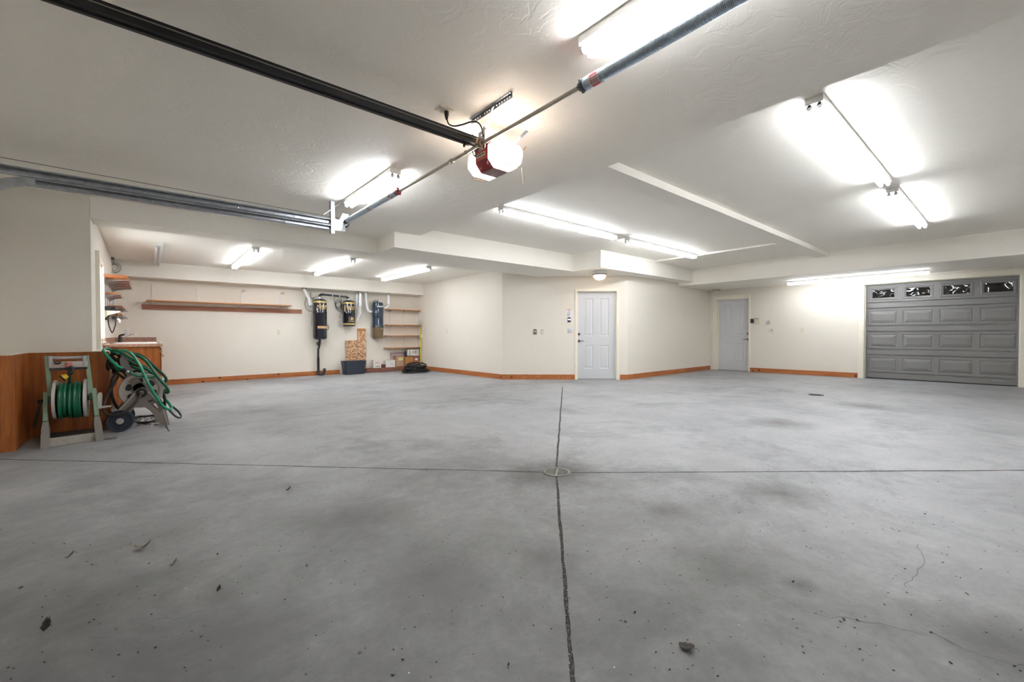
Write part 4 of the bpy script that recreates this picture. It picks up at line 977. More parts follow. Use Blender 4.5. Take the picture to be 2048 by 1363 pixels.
# loose cables between the canisters
def cable(label, pts, r=.006, mat=BLACKP, d=.05):
    o = MB().tube([wp(x, y, d+(k % 3)*.01) for k, (x, y) in enumerate(pts)], r, 7, smooth=6).build('cable', mat, None); tag(o, label, 'cable', 'vacuum cables on the back wall'); return o
cable('thin dark cable hanging left of the tall canister', [(305, 315), (310, 340), (296, 380), (300, 430), (330, 475), (380, 488)])
cable('dark cable looping up beside the cream pipe', [(365, 262), (362, 300), (375, 340), (400, 325), (385, 360)])
o = cable('black cable coiled between the tall and short canisters', [(640, 320), (648, 380), (662, 440), (690, 475), (720, 490)])
for k in range(3):
    cx_, cy_ = 690+4*k, 395+14*k; MB().tube([wp(cx_+36*math.cos(a), cy_+42*math.sin(a), .06+.012*k) for a in (i*2*PI/16 for i in range(16))], .006, 7, closed=True).build('coil_loop', BLACKP, o)
cable('thin cable from the link pipe down to the short canister', [(722, 330), (726, 370), (722, 420), (734, 470), (731, 520)], d=.12)
cable('thin grey cable looping on the wall under the coiled cable', [(735, 500), (715, 520), (700, 545), (715, 560), (735, 545)], .003, plain('grey wire', (120, 116, 104), .5), .01)
cable('thin cable at the right side of the tall canister', [(562, 640), (574, 665), (576, 690), (564, 712)], .006)
cable('thin dark wire running above the link pipe', [(400, 330), (430, 315), (460, 300), (480, 290)], .004)
# ------------------------------------------------------------------ corner shelves
def beam(m, a, b, w, d, up=(0, 1, 0)):
    """square bar from a to b, width w, depth d along up"""
    a, b = Vector(a), Vector(b); t = (b-a).normalized(); u = Vector(up); u = (u-t*u.dot(t)).normalized(); s = t.cross(u)
    R = [[m.v(c+s*(w/2*i)+u*(d/2*j)) for i, j in ((-1,-1), (1,-1), (1,1), (-1,1))] for c in (a, b)]
    return m.skin(R)
shx0, shx1 = hy(*T2(1275, 650), 11.88).x, 6.405
rank = ['topmost', 'second from the top', 'third from the top', 'lowest']
stx = [hy(*T2(x, 600), YB).x for x in (1300, 1460, 1628)]
for i, x in enumerate(stx):
    standard('shelf_standard', 'white slotted shelf standard of the corner shelves, ' + ['nearest the slate canister', 'in the middle', 'nearest the corner'][i], FB, x-XA, hy(*T2(1300, 935), YB).z-.02, hy(*T2(1300, 475), YB).z, 'standards of the corner shelves')
for i, y in enumerate((466, 651, 781, 928)):
    zq = hy(*T2(1275, y), 11.86).z; x0 = shx0+(.02, .0, -.03, -.03)[i]
    o = thing('wall_shelf', 'pale wooden corner shelf on white brackets, '+rank[i]+' of four', 'shelf', ((x0+shx1)/2, YB-.13, zq), 'corner shelves')
    MB().box(x0, shx1, YB-.255, YB-.014, zq, zq+.020, .002).build('board', SHELF_X, o, 0)
    for x in stx: bracket(FB, x-XA, zq, .235, o, WHITE, .05)
# ------------------------------------------------------------------ left wall shelves
Zr = lambda r_: r_+CH
lst = [(-.20, 9.15, 11.72, .935, 'deep brown shelf high on the workshop left wall'), (-.318, 9.62, 10.75, .690, 'narrow brown shelf below the deep one on the left wall'), (-.295, 10.1, 11.95, .503, 'third brown shelf down on the workshop left wall'), (-.295, 9.95, 11.95, .355, 'lowest brown shelf on the workshop left wall, beside the black phone')]
lsty = (9.72, 10.15, 10.62, 11.1, 11.55, 11.85)
for i, (xf_, y0, y1, zr_, lb) in enumerate(lst):
    zq = Zr(zr_); o = thing('wall_shelf', lb, 'shelf', ((XA+xf_)/2, (y0+y1)/2, zq), 'shelves on the workshop left wall')
    MB().box(XA+.014, xf_-.03, y0, y1, zq, zq+.020, .002).build('board', SHELF_Y, o, 0)
    for y in lsty:
        if y0-.1 < y < y1+.05: bracket(FLW, y-7.33, zq, xf_-XA, o, plain('grey bracket steel', (188, 182, 176), .4, .4), .05, .009)
for k, y in enumerate(lsty):
    o = standard('shelf_standard', 'grey slotted standard carrying the left wall shelves, '+['nearest the window', 'second from the window', 'third from the window', 'fourth from the window', 'fifth from the window', 'nearest the back corner'][k], FLW, y-7.33, Zr(.30), Zr(.93), 'standards of the left wall shelves', plain('pale blue grey steel', (198, 206, 212), .4, .4))
# wall telephone by the shelves
def PH(u, v, Y=9.62): return hy(200+u/22.7, 600+v/22.7, Y)
o = thing('telephone', 'black wall telephone with a hanging cord under the lowest left shelf', 'telephone', (XA, 9.62, PH(400, 700).z))
a, b = PH(330, 650), PH(480, 900); MB().prism([(XA, b.z), (XA+.045, b.z), (XA+.062, a.z), (XA, a.z)], 9.56, 9.70).build('base', BLACKP, o, 0)
a, b = PH(330, 280), PH(500, 450); m = MB(); m.box(XA, a.x+.065, 9.56, 9.70, b.z, a.z, .006); m.build('upper_housing', BLACKP, o)
m = MB(); h0, h1 = PH(560, 330), PH(740, 440); m.tube([PH(560, 420), PH(600, 330), PH(680, 330), PH(735, 420)], .020, 10, smooth=4); m.build('handset_top', BLACKP, o)
m = MB(); m.tube([PH(735, 440), PH(755, 600), PH(750, 760)], .010, 10, smooth=4); m.ball(PH(670, 800), .030, 14, (1.25, 1, .9)); m.build('handset', BLACKP, o)
MB().tube([PH(375, 900), PH(378, 1000), PH(400, 1130), PH(450, 1290), PH(510, 1420), PH(550, 1470), PH(590, 1420), PH(650, 1280), PH(700, 1110), PH(718, 960), PH(735, 880)], .0075, 8, smooth=5).build('cord', BLACKP, o)
o = thing('wall_bracket', 'thick white bracket beside the black telephone on the left wall', 'bracket', PH(300, 500))
m = MB(); a = PH(300, 478, 9.54); c = PH(910, 540, 9.54); m.prism([(XA, a.z), (c.x, a.z), (c.x+.01, c.z), (XA+.14, c.z-.018), (XA+.05, c.z-.05), (XA, c.z-.10)], 9.52, 9.545); m.build('arm', CREAMP, o, 0)
o = thing('plastic_hook', 'curved white plastic hook right of the black telephone', 'hook', PH(850, 900)); MB().tube([PH(760, 860), PH(830, 850), PH(885, 920), PH(890, 1030)], lambda t: .016-.004*t, 10, smooth=5).build('hook', WHITEP, o)
# ------------------------------------------------------------------ sink cabinet
ZT = Zr(-.135); CY0 = 9.07
o = thing('sink_cabinet', 'orange oak base cabinet under the workshop sink counter', 'cabinet', (-.17, 10.5, zf(-.2, 10)))
m = MB(); m.box(XA+.002, .155, CY0, YB-.002, zf(0, 10)-.02, ZT-.042); m.build('carcass', OAK, o, 0)
for k in range(4):
    y0 = CY0+.03+k*.76; y1 = min(y0+.72, YB-.02); d = MB().box(.155, .175, y0, y1, .14, ZT-.07, .003).build('cabinet_door', OAK, o, 0)
    MB().lathe([(.006, 0), (.006, .014), (.014, .02), (.012, .03)], (.175, y0+.06, ZT-.20), (1,0,0), 12).build('knob', BRASS, d)
    for zz_ in (ZT-.12, ZT-.55): MB().box(.150, .182, y0-.012, y0+.004, zz_-.02, zz_+.02).build('hinge', BRASS, d, 0)
o = thing('sink_counter', 'brown speckled laminate counter on the oak sink cabinet', 'counter', (-.17, 10.5, ZT))
m = MB(); m.box(XA+.001, .192, CY0-.03, YB-.001, ZT-.042, ZT, .004); m.build('worktop', LAM, o, 0)
MB().box(XA+.001, .152, YB-.02, YB-.001, ZT, ZT+.10).build('backsplash', LAM, o, 0); MB().box(XA+.001, XA+.02, CY0+.3, YB-.02, ZT, ZT+.10).build('side_splash', LAM, o, 0)
MB().box(.192, .198, CY0-.03, YB-.001, ZT-.042, ZT-.002).build('edge_band', CREAMP, o, 0)
o = thing('sink', 'white drop-in sink in the brown laminate counter', 'sink', (-.15, 10.5, ZT))
m = MB(frame((0, 0, ZT), (1,0,0), (0,1,0)))
def rr(x0, x1, y0, y1, z): return [m.v(p) for p in ((x0+.05, y0, z), (x1-.05, y0, z), (x1, y0+.05, z), (x1, y1-.05, z), (x1-.05, y1, z), (x0+.05, y1, z), (x0, y1-.05, z), (x0, y0+.05, z))]
L = [rr(-.45, .13, 9.75, 10.85, 0), rr(-.445, .125, 9.755, 10.845, .016), rr(-.36, .08, 9.80, 10.75, .016), rr(-.35, .07, 9.82, 10.73, -.015)]
m.skin(L, caps=False); m.face(L[-1]); m.build('basin', WHITE, o)
fb = hy(240, 683, 10.82)
o = thing('faucet', 'black and chrome faucet with a long thin spout on the sink', 'faucet', (fb.x, 10.82, ZT+.016))
m = MB(); m.lathe([(.034, 0), (.034, .02), (.028, .03), (.026, .10), (.020, .115)], (fb.x, 10.82, ZT+.016), n=16); m.build('body', BLACKP, o)
m = MB(); m.tube([(fb.x-.01, 10.82, ZT+.13), (fb.x+.01, 10.82, ZT+.145), (fb.x+.06, 10.80, ZT+.155)], .016, 10, smooth=4); m.build('lever', BLACKP, o)
e1 = hy(266, 666.8, 10.5); e2 = hy(271.5, 667, 10.48)
m = MB(); m.tube([(fb.x+.02, 10.81, ZT+.085), hy(253, 672.5, 10.68), e1], .008, 8, smooth=5); m.build('spout', CHROME, o); m = MB(); m.cyl(e1, e2+Vector((0, 0, -.01)), .014, n=12); m.build('aerator', CREAMP, o)
# ------------------------------------------------------------------ things along the foot of the back wall
def px(x, y, d): u, v = T2(x, y); return hy(u, v, YB-d)
a, b = px(918, 690, .02), px(1018, 832, .02)
o = thing('wall_board', 'brown square board with two folded metal arms, on the wall above the strand board', 'board', ((a.x+b.x)/2, YB-.01, b.z))
MB().box(a.x, b.x, YB-.02, YB, b.z-.05, a.z).build('board', SHELF_X, o, 0)
for x0, x1 in ((935, 985), (1010, 1050)):
    m = MB(); beam(m, px(x0, 825, .028), px(x0, 728, .028), .014, .012); beam(m, px(x0+3, 820, .034), px(x1, 740, .10), .012, .006); m.box(px(x1, 740, .1).x-.014, px(x1, 740, .1).x+.014, YB-.115, YB-.09, px(x1, 752, .1).z, px(x1, 722, .1).z, .003); m.build('folding_arm', WHITE, o, 0)
a, b = px(780, 832, .06), px(1026, 1224, .10)
o = thing('strand_board', 'tall flaky strand board sheet leaning on the back wall behind the tote', 'board', ((a.x+b.x)/2, YB-.08, zf(4.4, 12)))
m = MB(); beam(m, ((a.x+b.x)/2, YB-.10, zf(4.4, 12)), ((a.x+b.x)/2, YB-.036, a.z), b.x-a.x, .011, (0,1,0)); m.build('sheet', OSB, o, 0)
xa, xb = px(752, 1080, .42).x, px(1018, 1080, .42).x; zf_ = zf(4.3, 11.6)
yt0, yt1 = 11.60, 11.96
o = thing('storage_tote', 'dark blue-black plastic tote standing in front of the strand board', 'tote', ((xa+xb)/2, 11.78, zf_))
m = MB(); zt2 = px(885, 1075, .42).z; L = []
def rect(x0, x1, y0, y1, z, c=.05): return [m.v(p) for p in ((x0+c, y0, z), (x1-c, y0, z), (x1, y0+c, z), (x1, y1-c, z), (x1-c, y1, z), (x0+c, y1, z), (x0, y1-c, z), (x0, y0+c, z))]
w = .04
m.skin([rect(xa+w, xb-w, yt0+w, yt1-w, zf_), rect(xa+.012, xb-.012, yt0+.012, yt1-.012, zt2-.07), rect(xa+.012, xb-.012, yt0+.012, yt1-.012, zt2-.005), rect(xa+.02, xb-.02, yt0+.02, yt1-.02, zt2-.005), rect(xa+.05, xb-.05, yt0+.05, yt1-.05, zf_+.02)], caps=False)
TOTE = plain('dark blue black plastic', (40, 48, 62), .5, var=.12, scale=60); m.build('tub', TOTE, o)
for z0, z1 in ((zt2-.03, zt2), (zt2-.085, zt2-.07)):
    m = MB(); m.skin([rect(xa, xb, yt0, yt1, z0), rect(xa, xb, yt0, yt1, z1), rect(xa+.02, xb-.02, yt0+.02, yt1-.02, z1), rect(xa+.02, xb-.02, yt0+.02, yt1-.02, z0)], caps=False); m.build('rim', TOTE, o)
tx0 = px(1036, 1200, .30).x; ztop = px(1200, 1156, .27).z; zf_ = zf(5.4, 11.8)
o = MB().box(tx0, 6.33, 11.86, 12.04, zf_, ztop, .006).build('timber_sill', TIMBER, None, 0); tag(o, 'rust-brown speckled timber lying along the foot of the back wall', 'timber'); ROOT[o.name] = Vector((0, 0, 0))
def carton(name, label, x0, x1, y, d, top_, mat, cat='box', z0=ztop, rot=0.):
    a, b = px(x0, top_, YB-y), px(x1, top_, YB-y); cxm = (a.x+b.x)/2
    o = thing(name, label, cat, (cxm, y+d/2, z0)); F = Matrix.Translation((cxm, y+d/2, z0)) @ Matrix.Rotation(rot, 4, 'Z'); w = (b.x-a.x)/2; h = a.z-z0
    MB(F).box(-w, w, -d/2, d/2, 0, h, .003).build('carton', mat, o, 0); return o, F @ Matrix.Translation((0, -d/2, 0)), w, h
o, F, w, h = carton('paint_bag_box', 'white box with orange lettering and dark cups, at the left end of the timber', 1108, 1200, 11.87, .14, 1070, CARDW)
text('GRIP-RITE', .036, F @ Matrix.Translation((0, -.002, h*.68)), ORANGE, o, sx=.8, bold=.0016)
for q in (-.04, .01, .055): m = MB(F); m.lathe([(.016, .0), (.016, .002)], (q, 0, h*.2), (0,-1,0), 14); m.build('printed_cup', DARKINK, o, 0)
for q in (-.8, -.3, .5): MB(F).box(w*q-.02, w*q+.03, .0, .12, h-.002, h+.012).build('box_flap', CARDW, o, 0)
o = MB().box(px(1206, 1120, .2).x, px(1253, 1120, .2).x, 11.90, 12.02, ztop, px(1206, 1118, .2).z, .004).build('brick', BRICKM, None, 0); tag(o, 'dark red brick on the timber between the two white boxes', 'brick')
o, F, w, h = carton('carton', 'plain white carton with blue scribbles on the timber', 1256, 1366, 11.865, .16, 1066, CARDW)
for q, zz_, ww in ((.015, .55, .05), (.05, .44, .035), (.04, .38, .03)): MB(F).box(q-ww/2, q+ww/2, -.0015, 0, h*zz_-.004, h*zz_+.004).build('blue_scribble', BLUEINK, o, 0)
MB(F).box(-w, w, -.002, .0, h-.004, h).build('top_seam', CARD, o, 0)
def leaning(name, label, x0, x1, y, top_, mat, th=.015, lean=.05, z0=None, cat='board'):
    a, b = px(x0, top_, YB-y), px(x1, top_, YB-y); z0 = zf_ if z0 is None else z0; c = (a.x+b.x)/2
    o = thing(name, label, cat, (c, y, z0)); m = MB(); beam(m, (c, y-lean/2, z0), (c, y+lean/2, a.z), b.x-a.x, th); m.build('panel', mat, o, 0); return o, c, (b.x-a.x)/2, a.z
FR = plain('grey mauve frame paint', (176, 160, 154), .6)
o, c, w, zt3 = leaning('picture_frame', 'tall grey frame leaning at the back behind the pale boards', 1306, 1500, 12.094, 976, FR, .012, .012, cat='frame')
m = MB(); m.box(c-w+.05, c+w-.05, 12.079, 12.086, ztop, zt3-.05); m.build('inner_panel', plain('pale lilac panel', (198, 190, 192), .6), o, 0)
o, c, w, zt3 = leaning('fiber_board', 'reddish board leaning behind the pale board with the yellow note', 1338, 1500, 12.064, 1012, CARDR, .008, .006)
o, c, w, zt3 = leaning('fiber_board', 'pale fibre board with a yellow note, leaning above the timber', 1376, 1484, 12.046, 1016, CARDT, .008, .004)
n0, n1 = px(1408, 1036, .075), px(1458, 1066, .075); nt = MB().box(n0.x, n1.x, 12.038, 12.0445, n1.z, n0.z).build('yellow_note', NOTE, o, 0)
FN = frame(((n0.x+n1.x)/2, 12.037, (n0.z+n1.z)/2), (1,0,0), (0,1,0))
for q in (.012, -.010): MB(FN).box(-.028, .022, -.001, .001, q-.003, q+.002).build('handwriting', GREYINK, nt, 0)
o, F, w, h = carton('carton', 'brown cardboard box with a red mark beside the pale fibre board', 1490, 1578, 11.90, .10, 1026, CARD, z0=ztop)
MB(F).box(w*.30, w*.55, -.002, 0, h*.28, h*.5).build('red_mark', REDINK, o, 0); MB(F).box(-w*.05, w*.0, -.002, 0, 0, h).build('seam', plain('cardboard seam', (150, 100, 56), .8), o, 0)
o2_, F, w, h2 = carton('carton', 'reddish cardboard box with a white label under the printed box', 1578, 1656, 11.93, .14, 1014, CARDR, z0=ztop)
MB(F).box(-w*.45, w*.35, -.002, 0, h2*.55, h2*.75).build('white_label', PAPER, o2_, 0)
o, F, w, h = carton('carton', 'white printed box resting askew on the reddish box under the lowest shelf', 1518, 1650, 11.905, .15, 940, CARDW, z0=px(1590, 1013, .2).z+.002, rot=.05)
MB(F).box(-w*.25, -w*.08, -.002, 0, h*.35, h*.75).build('orange_block', ORANGE, o, 0)
for q, a0, a1 in ((-.75, .15, .85), (-.62, .2, .8), (.2, .3, .9), (.32, .3, .9), (.45, .25, .85), (.75, .2, .8)): MB(F).box(w*q-.008, w*q+.008, -.002, 0, h*a0, h*a1).build('printed_lines', GREYINK, o, 0)
gp = plain('dark wire crate', (84, 72, 70), .6)
o = thing('wire_crate', 'small dark gridded crate between the frame and the printed box', 'crate', (px(1500, 1000, .1).x, 12.04, px(1500, 1018, .1).z))
m = MB(); x0, x1, z0, z1 = px(1470, 0, .1).x, px(1513, 0, .1).x, px(1490, 1016, .1).z, px(1490, 964, .1).z
for k in range(5):
    x = x0+(x1-x0)*k/4; m.box(x-.004, x+.004, 11.99, 12.0, z0, z1)
for k in range(4): q = z0+(z1-z0)*k/3; m.box(x0, x1, 11.988, 12.0, q-.004, q+.004)
m.build('front_grid', gp, o, 0); m = MB(); m.box(x0, x1, 12.0, 12.034, z0, z1); m.build('crate_body', gp, o, 0)
# poles in the corner
t0, t1 = px(1664, 1130, .12), px(1664, 640, .07); base = Vector((t0.x, 11.84, zf(6.3, 11.8)))
o = thing('extension_pole', 'yellow extension pole with hooks leaning in the corner by the shelves', 'pole', base)
tp = Vector((hy(*T2(1666, 622), 11.85).x, 11.85, hy(*T2(1666, 640), 11.85).z)); base.x = hy(*T2(1664, 1150), 11.84).x
m = MB(); m.cyl(base, tp, .014, n=12); m.build('shaft', YELLOW, o)
for zz_ in (.04, .10): MB().cyl(tp+Vector((0, 0, -zz_-.03)), tp+Vector((0, 0, -zz_)), .0155, n=12).build('black_band', BLACKP, o)
for s in (-1, 1): MB().tube([tp, tp+Vector((s*.02, 0, .04)), tp+Vector((s*.045, 0, .05)), tp+Vector((s*.05, 0, .09)), tp+Vector((s*.03, 0, .10))], .008, 8, smooth=4).build('hook', GALV, o)
c = hy(*T2(1674, 778), 11.83); MB().box(c.x-.03, c.x+.03, 11.822, 11.826, c.z-.055, c.z+.055).build('hang_tag', NOTE, o, 0)
o = MB().cyl((hy(*T2(1692, 1150), 11.95).x, 11.95, zf(6.3, 11.9)), (hy(*T2(1690, 790), 12.0).x, 12.0, hy(*T2(1690, 770), 12.).z), .009, n=10).build('thin_pole', plain('grey pole', (186, 180, 166), .5), None); tag(o, 'thin grey pole leaning in the corner behind the yellow pole', 'pole')
# coil of black hose on the slab
cc = Vector((5.78, 11.02, zf(5.8, 11))); pts = []; turns = 11
for i in range(turns*20):
    t = i/(turns*20); a = 2*PI*i/20; lay = t*turns; R = .33-.10*t**1.5+.040*math.sin(lay*2.1)+.025*math.sin(lay*5.3); z_ = .018+.225*t**.9+.030*math.sin(a+lay*1.3)*(.25+t)+.012*math.sin(3*a+lay)
    pts.append(cc+Vector((R*math.cos(a)+.02*math.sin(lay), R*.92*math.sin(a)+.02*math.cos(lay*1.7), z_)))
o = thing('hose_coil', 'heap of coiled black hose on the floor near the back right corner', 'hose', cc)
MB().tube(pts, .0175, 8).build('coiled_hose', BLACKR, o)
MB().tube([cc+Vector((.25, -.1, .05)), cc+Vector((.33, -.05, .03)), cc+Vector((.44, -.02, .018)), cc+Vector((.46, .06, .018)), cc+Vector((.36, .10, .02)), cc+Vector((.28, .12, .04))], .016, 8, smooth=5).build('trailing_loop', BLACKR, o)
MB().tube([cc+Vector((.26, .12, .13)), cc+Vector((.33, .16, .14)), cc+Vector((.42, .22, .17))], .012, 8, smooth=5).build('hose_end', BLACKR, o)
# ------------------------------------------------------------------ hose reel carts
def Q(x, y, Y): return hy(x/4.867, 660+y/4.867, Y)
def Sx(x, y, Y): return hy(200+x/11.378, 690+y/11.378, Y)
def fl(p, dz=0.): return Vector((p.x, p.y, zf(p.x, p.y)+dz))
# -- sage green cart with a full drum, axle across the wall
yF, yM, yR = 6.25, 6.46, 6.84
o = thing('hose_reel_cart', 'sage green and beige hose reel cart wound with green hose, beside the pier', 'hose reel', fl(Q(690, 1100, 6.5)))
ap = {-1: Q(447, 640, yM), 1: Q(915, 600, yM)}
ft = {-1: fl(Vector((-.785, yF, 0))), 1: fl(Vector((-.395, yF+.04, 0)))}
rf = {-1: fl(Vector((-.87, yR, 0))), 1: fl(Vector((-.46, yR+.02, 0)))}
for s in (-1, 1):
    a, f, r_ = ap[s], ft[s], rf[s]; mid = a.lerp(f, .50)
    m = MB(); beam(m, a+Vector((0, 0, .035)), mid, .032, .055, (0,1,0)); m.build('leg_upper', GREENP, o, 0)
    m = MB(); R = []
    for t, w, d in ((0, .036, .058), (.30, .052, .075), (1, .056, .11)):
        c = mid.lerp(f, t); R.append([m.v(c+Vector((i*w/2, j*d/2, 0))) for i, j in ((-1,-1), (1,-1), (1,1), (-1,1))])
    m.skin(R); m.build('leg', plain('weathered grey plastic', (132, 128, 121), .6, var=.08), o, 0)
    m = MB(); beam(m, a+Vector((0, .02, 0)), r_, .034, .050, (0,1,0)); m.build('leg', plain('weathered sage plastic', (112, 122, 108), .6), o, 0)
    m = MB(); beam(m, f+Vector((0, .04, .02)), r_+Vector((0, 0, .02)), .05, .035, (0,0,1)); m.build('side_rail', plain('weathered grey plastic', (132, 128, 121), .6, var=.08), o, 0)
    h0 = Q(457 if s < 0 else 843, 252 if s < 0 else 246, yM+.03); h1 = Q(487 if s < 0 else 890, 640 if s < 0 else 608, yM-.01)
    m = MB(); beam(m, h0, h1, .030, .05, (0,1,0)); m.build('handle_post', GREENP, o, 0)
    m = MB(); beam(m, h1, h1+Vector((0, 0, -.07)), .035, .055, (0,1,0)); m.build('post_socket', plain('deep sage plastic', (74, 86, 76), .5), o, 0)
ha, hb = Q(492, 270, yM), Q(822, 264, yM); m = MB(); m.tube([ha, hb], .013, 10)
n = 20
for i in range(n):
    if 7 < i < 12: continue
    c = ha.lerp(hb, (i+.7)/(n+.4)); m.lathe([(.0155, -.004), (.0165, 0), (.0155, .004)], c, hb-ha, 10)
for c in (ha, hb): m.box(c.x-.012, c.x+.012, yM-.024, yM+.03, c.z-.09, c.z+.018, .003)
m.build('handle_grip', plain('pale lilac grey plastic', (190, 188, 194), .45), o)
ca, cb = Q(486, 340, yM), Q(845, 333, yM); m = MB(); m.box(ca.x-.005, cb.x+.005, yM-.02, yM+.05, ca.z-.030, ca.z+.032, .004); m.build('cross_panel', plain('pale mauve beige plastic', (198, 188, 182), .5), o)
MB().box(ca.x-.004, cb.x+.004, yM-.018, yM+.05, ca.z-.055, ca.z-.030).build('panel_underside', plain('dark grey plastic', (62, 60, 60), .6), o, 0)
c = Q(561, 320, yM-.021); MB().lathe([(.026, 0), (.028, .01), (.020, .014), (.018, .004)], c, (0,-.5,1), 16).build('hole_cap', BLACKP, o)
def xring(m, x, r, cx, n=28): return [m.v((x, cx.y+r*math.cos(2*PI*i/n), cx.z+r*math.sin(2*PI*i/n))) for i in range(n)]
dc = Q(545, 678, yM+.04); dxL, dxR = Q(545, 678, yM+.04).x, Q(840, 655, yM+.04).x; dc.z = (dc.z+Q(840, 655, yM+.04).z)/2
for x, sgn in ((dxL, -1), (dxR, 1)):
    m = MB(); m.skin([xring(m, x-.010, .19, dc), xring(m, x-.012, .204, dc), xring(m, x+.012, .204, dc), xring(m, x+.010, .19, dc)]); m.build('drum_flange', BEIGEP, o)
MB().cyl((dxL, dc.y, dc.z), (dxR, dc.y, dc.z), .10, n=24).build('drum_core', BLACKP, o)
MB().cyl((ap[-1].x, dc.y, dc.z), (ap[1].x+.03, dc.y, dc.z), .03, n=14).build('axle', plain('deep sage plastic', (74, 86, 76), .5), o)
c = Vector((ap[1].x+.045, dc.y-.03, dc.z)); m = MB(); m.prism([(c.x-.012, c.z-.12), (c.x+.012, c.z-.12), (c.x+.018, c.z+.02), (c.x+.012, c.z+.045), (c.x-.012, c.z+.045), (c.x-.018, c.z+.02)], c.y-.05, c.y+.05); k_ = m.build('crank_arm', BEIGEP, o, 0)
MB().tube([(c.x, c.y-.02, c.z-.11), (c.x+.09, c.y-.03, c.z-.105)], lambda t: .014-.004*t, 10).build('crank_handle', BEIGEP, k_)
b0, b1 = ft[-1]+Vector((.02, .01, .045)), ft[1]+Vector((-.02, .01, .045)); m = MB(); beam(m, b0, b1, .085, .02, (0,1,0)); m.build('front_plank', plain('weathered beige plank', (168, 162, 152), .7, var=.12), o, 0)
m = MB(); m.slab([(ft[-1].x+.02, yF+.03), (ft[1].x-.02, yF+.07), (rf[1].x, yR), (rf[-1].x+.02, yR)], zf(-.6, 6.5)+.035, zf(-.6, 6.5)+.05); m.build('bottom_tray', plain('dark grimy plastic', (44, 42, 40), .8, var=.3), o, 0)
c = fl(ft[1]+Vector((.03, .01, 0))); MB().box(c.x-.01, c.x+.10, c.y-.02, c.y+.03, c.z+.004, c.z+.014, .003).build('foot_tab', plain('weathered grey plastic', (132, 128, 121), .6, var=.08), o)
m = MB(); c = Q(402, 690, yM+.10); m.lathe([(.026, -.02), (.028, 0), (.022, .02)], c, (0,0,1), 14); m.build('hose_inlet', BLACKP, o)
m = MB(); beam(m, Q(395, 705, yM+.10), Q(335, 940, yM+.25), .024, .02); m.build('inlet_tube', plain('dark taupe tube', (96, 88, 80), .6), o, 0)
# hose wound on that drum
g = thing('garden_hose', 'green garden hose wound on the drum of the sage green cart', 'hose', (dc.x+.1, dc.y, dc.z-.2), 'green garden hoses')
pts = []; x0, x1 = dxL+.032, dxR-.030; turns = 9
for i in range(turns*22+1):
    t = i/(turns*22); a = 2*PI*i/22; R = .165+.012*math.sin(t*11)+.010*math.sin(t*29)+(.02 if .5 < t < .58 or t > .8 else 0)*(1 if math.sin(a) < .3 else .3)
    x = x0+(x1-x0)*t; pts.append((x+.004*math.sin(a), dc.y+R*math.cos(a), dc.z-.008+R*math.sin(a)*(1.04 if math.sin(a) < 0 else 1)))
MB().tube(pts, .0128, 8).build('wound_hose', GREENH, g)
pts = []
for i in range(6*22+1):
    t = i/(6*22); a = 2*PI*i/22; pts.append((x0+(x1-x0)*(.05+.9*t), dc.y+.14*math.cos(a), dc.z+.14*math.sin(a)))
MB().tube(pts, .0135, 7).build('inner_layer', GREENH, g)
nz = Q(665, 330, yM-.035)
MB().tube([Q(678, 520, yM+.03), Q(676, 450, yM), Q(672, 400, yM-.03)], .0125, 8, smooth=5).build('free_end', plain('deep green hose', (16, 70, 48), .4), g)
s_ = thing('spray_nozzle', 'yellow and black spray nozzle hooked on the sage green cart', 'nozzle', nz)
MB().lathe([(.020, -.035), (.024, -.03), (.025, .012), (.020, .02)], nz, (0,0,1), 16).build('coral_collar', PINKC, s_)
m = MB(); beam(m, nz+Vector((.004, -.01, -.03)), Q(690, 425, yM-.05), .036, .04, (0,1,0)); m.build('grip', BLACKP, s_, 0)
m = MB(); m.cyl(Q(692, 415, yM-.05), Q(655, 440, yM-.055), .017, .020, 12); m.build('barrel', BLACKP, s_)
m = MB(); m.cyl(Q(657, 438, yM-.055), Q(612, 462, yM-.06), .020, .034, 16); m.build('head', YELLOWN, s_)
m = MB(); m.cyl(Q(614, 461, yM-.06), Q(598, 470, yM-.062), .036, .036, 16); m.build('dial', BLACKP, s_)
m = MB(); m.tube([Q(680, 350, yM-.06), Q(712, 360, yM-.07), Q(708, 395, yM-.07), Q(690, 415, yM-.06)], .008, 8, smooth=4); m.build('trigger', plain('slate plastic', (74, 78, 88), .35), s_)
# -- taupe cart, axle away from the wall, hose heaped over it
yA, yB2 = 6.70, 7.13
o = thing('hose_reel_cart', 'taupe hose reel cart on dark wheels with loose green hose draped over its drum', 'hose reel', fl(Q(1400, 900, 6.9)))
out = [(1110, 815), (1180, 740), (1250, 665), (1300, 605), (1340, 570), (1390, 553), (1440, 570), (1480, 605), (1545, 665), (1595, 740), (1630, 830), (1648, 918), (1562, 925), (1545, 885), (1505, 830), (1450, 775), (1410, 750), (1360, 742), (1310, 752), (1282, 785), (1262, 828), (1225, 842), (1180, 818)]
slot = [(1437, 690), (1450, 678), (1480, 676), (1510, 700), (1545, 760), (1560, 795), (1545, 802), (1500, 765), (1455, 715)]
hp = lambda L: [(q.x, q.z) for q in (Q(x, y, yA) for x, y in L)]
for y0, y1, nm in ((yA, yA+.045, 'side_frame'), (yB2, yB2+.045, 'side_frame')):
    m = MB(); m.prism(hp(out), y0, y1, [hp(slot)]); m.build(nm, TAUPE, o, 0)
for y0 in (yA-.006, yB2+.04):  # pale edge strip; the rim's highlight is put into its colour
    m = MB(); L = hp([(1120, 812), (1300, 622), (1390, 565), (1470, 612), (1590, 750), (1640, 912), (1625, 913), (1580, 760), (1465, 625), (1390, 580), (1310, 630), (1135, 815)]); m.prism(L, y0, y0+.012); m.build('rim_highlight', LIGHTT, o, 0)
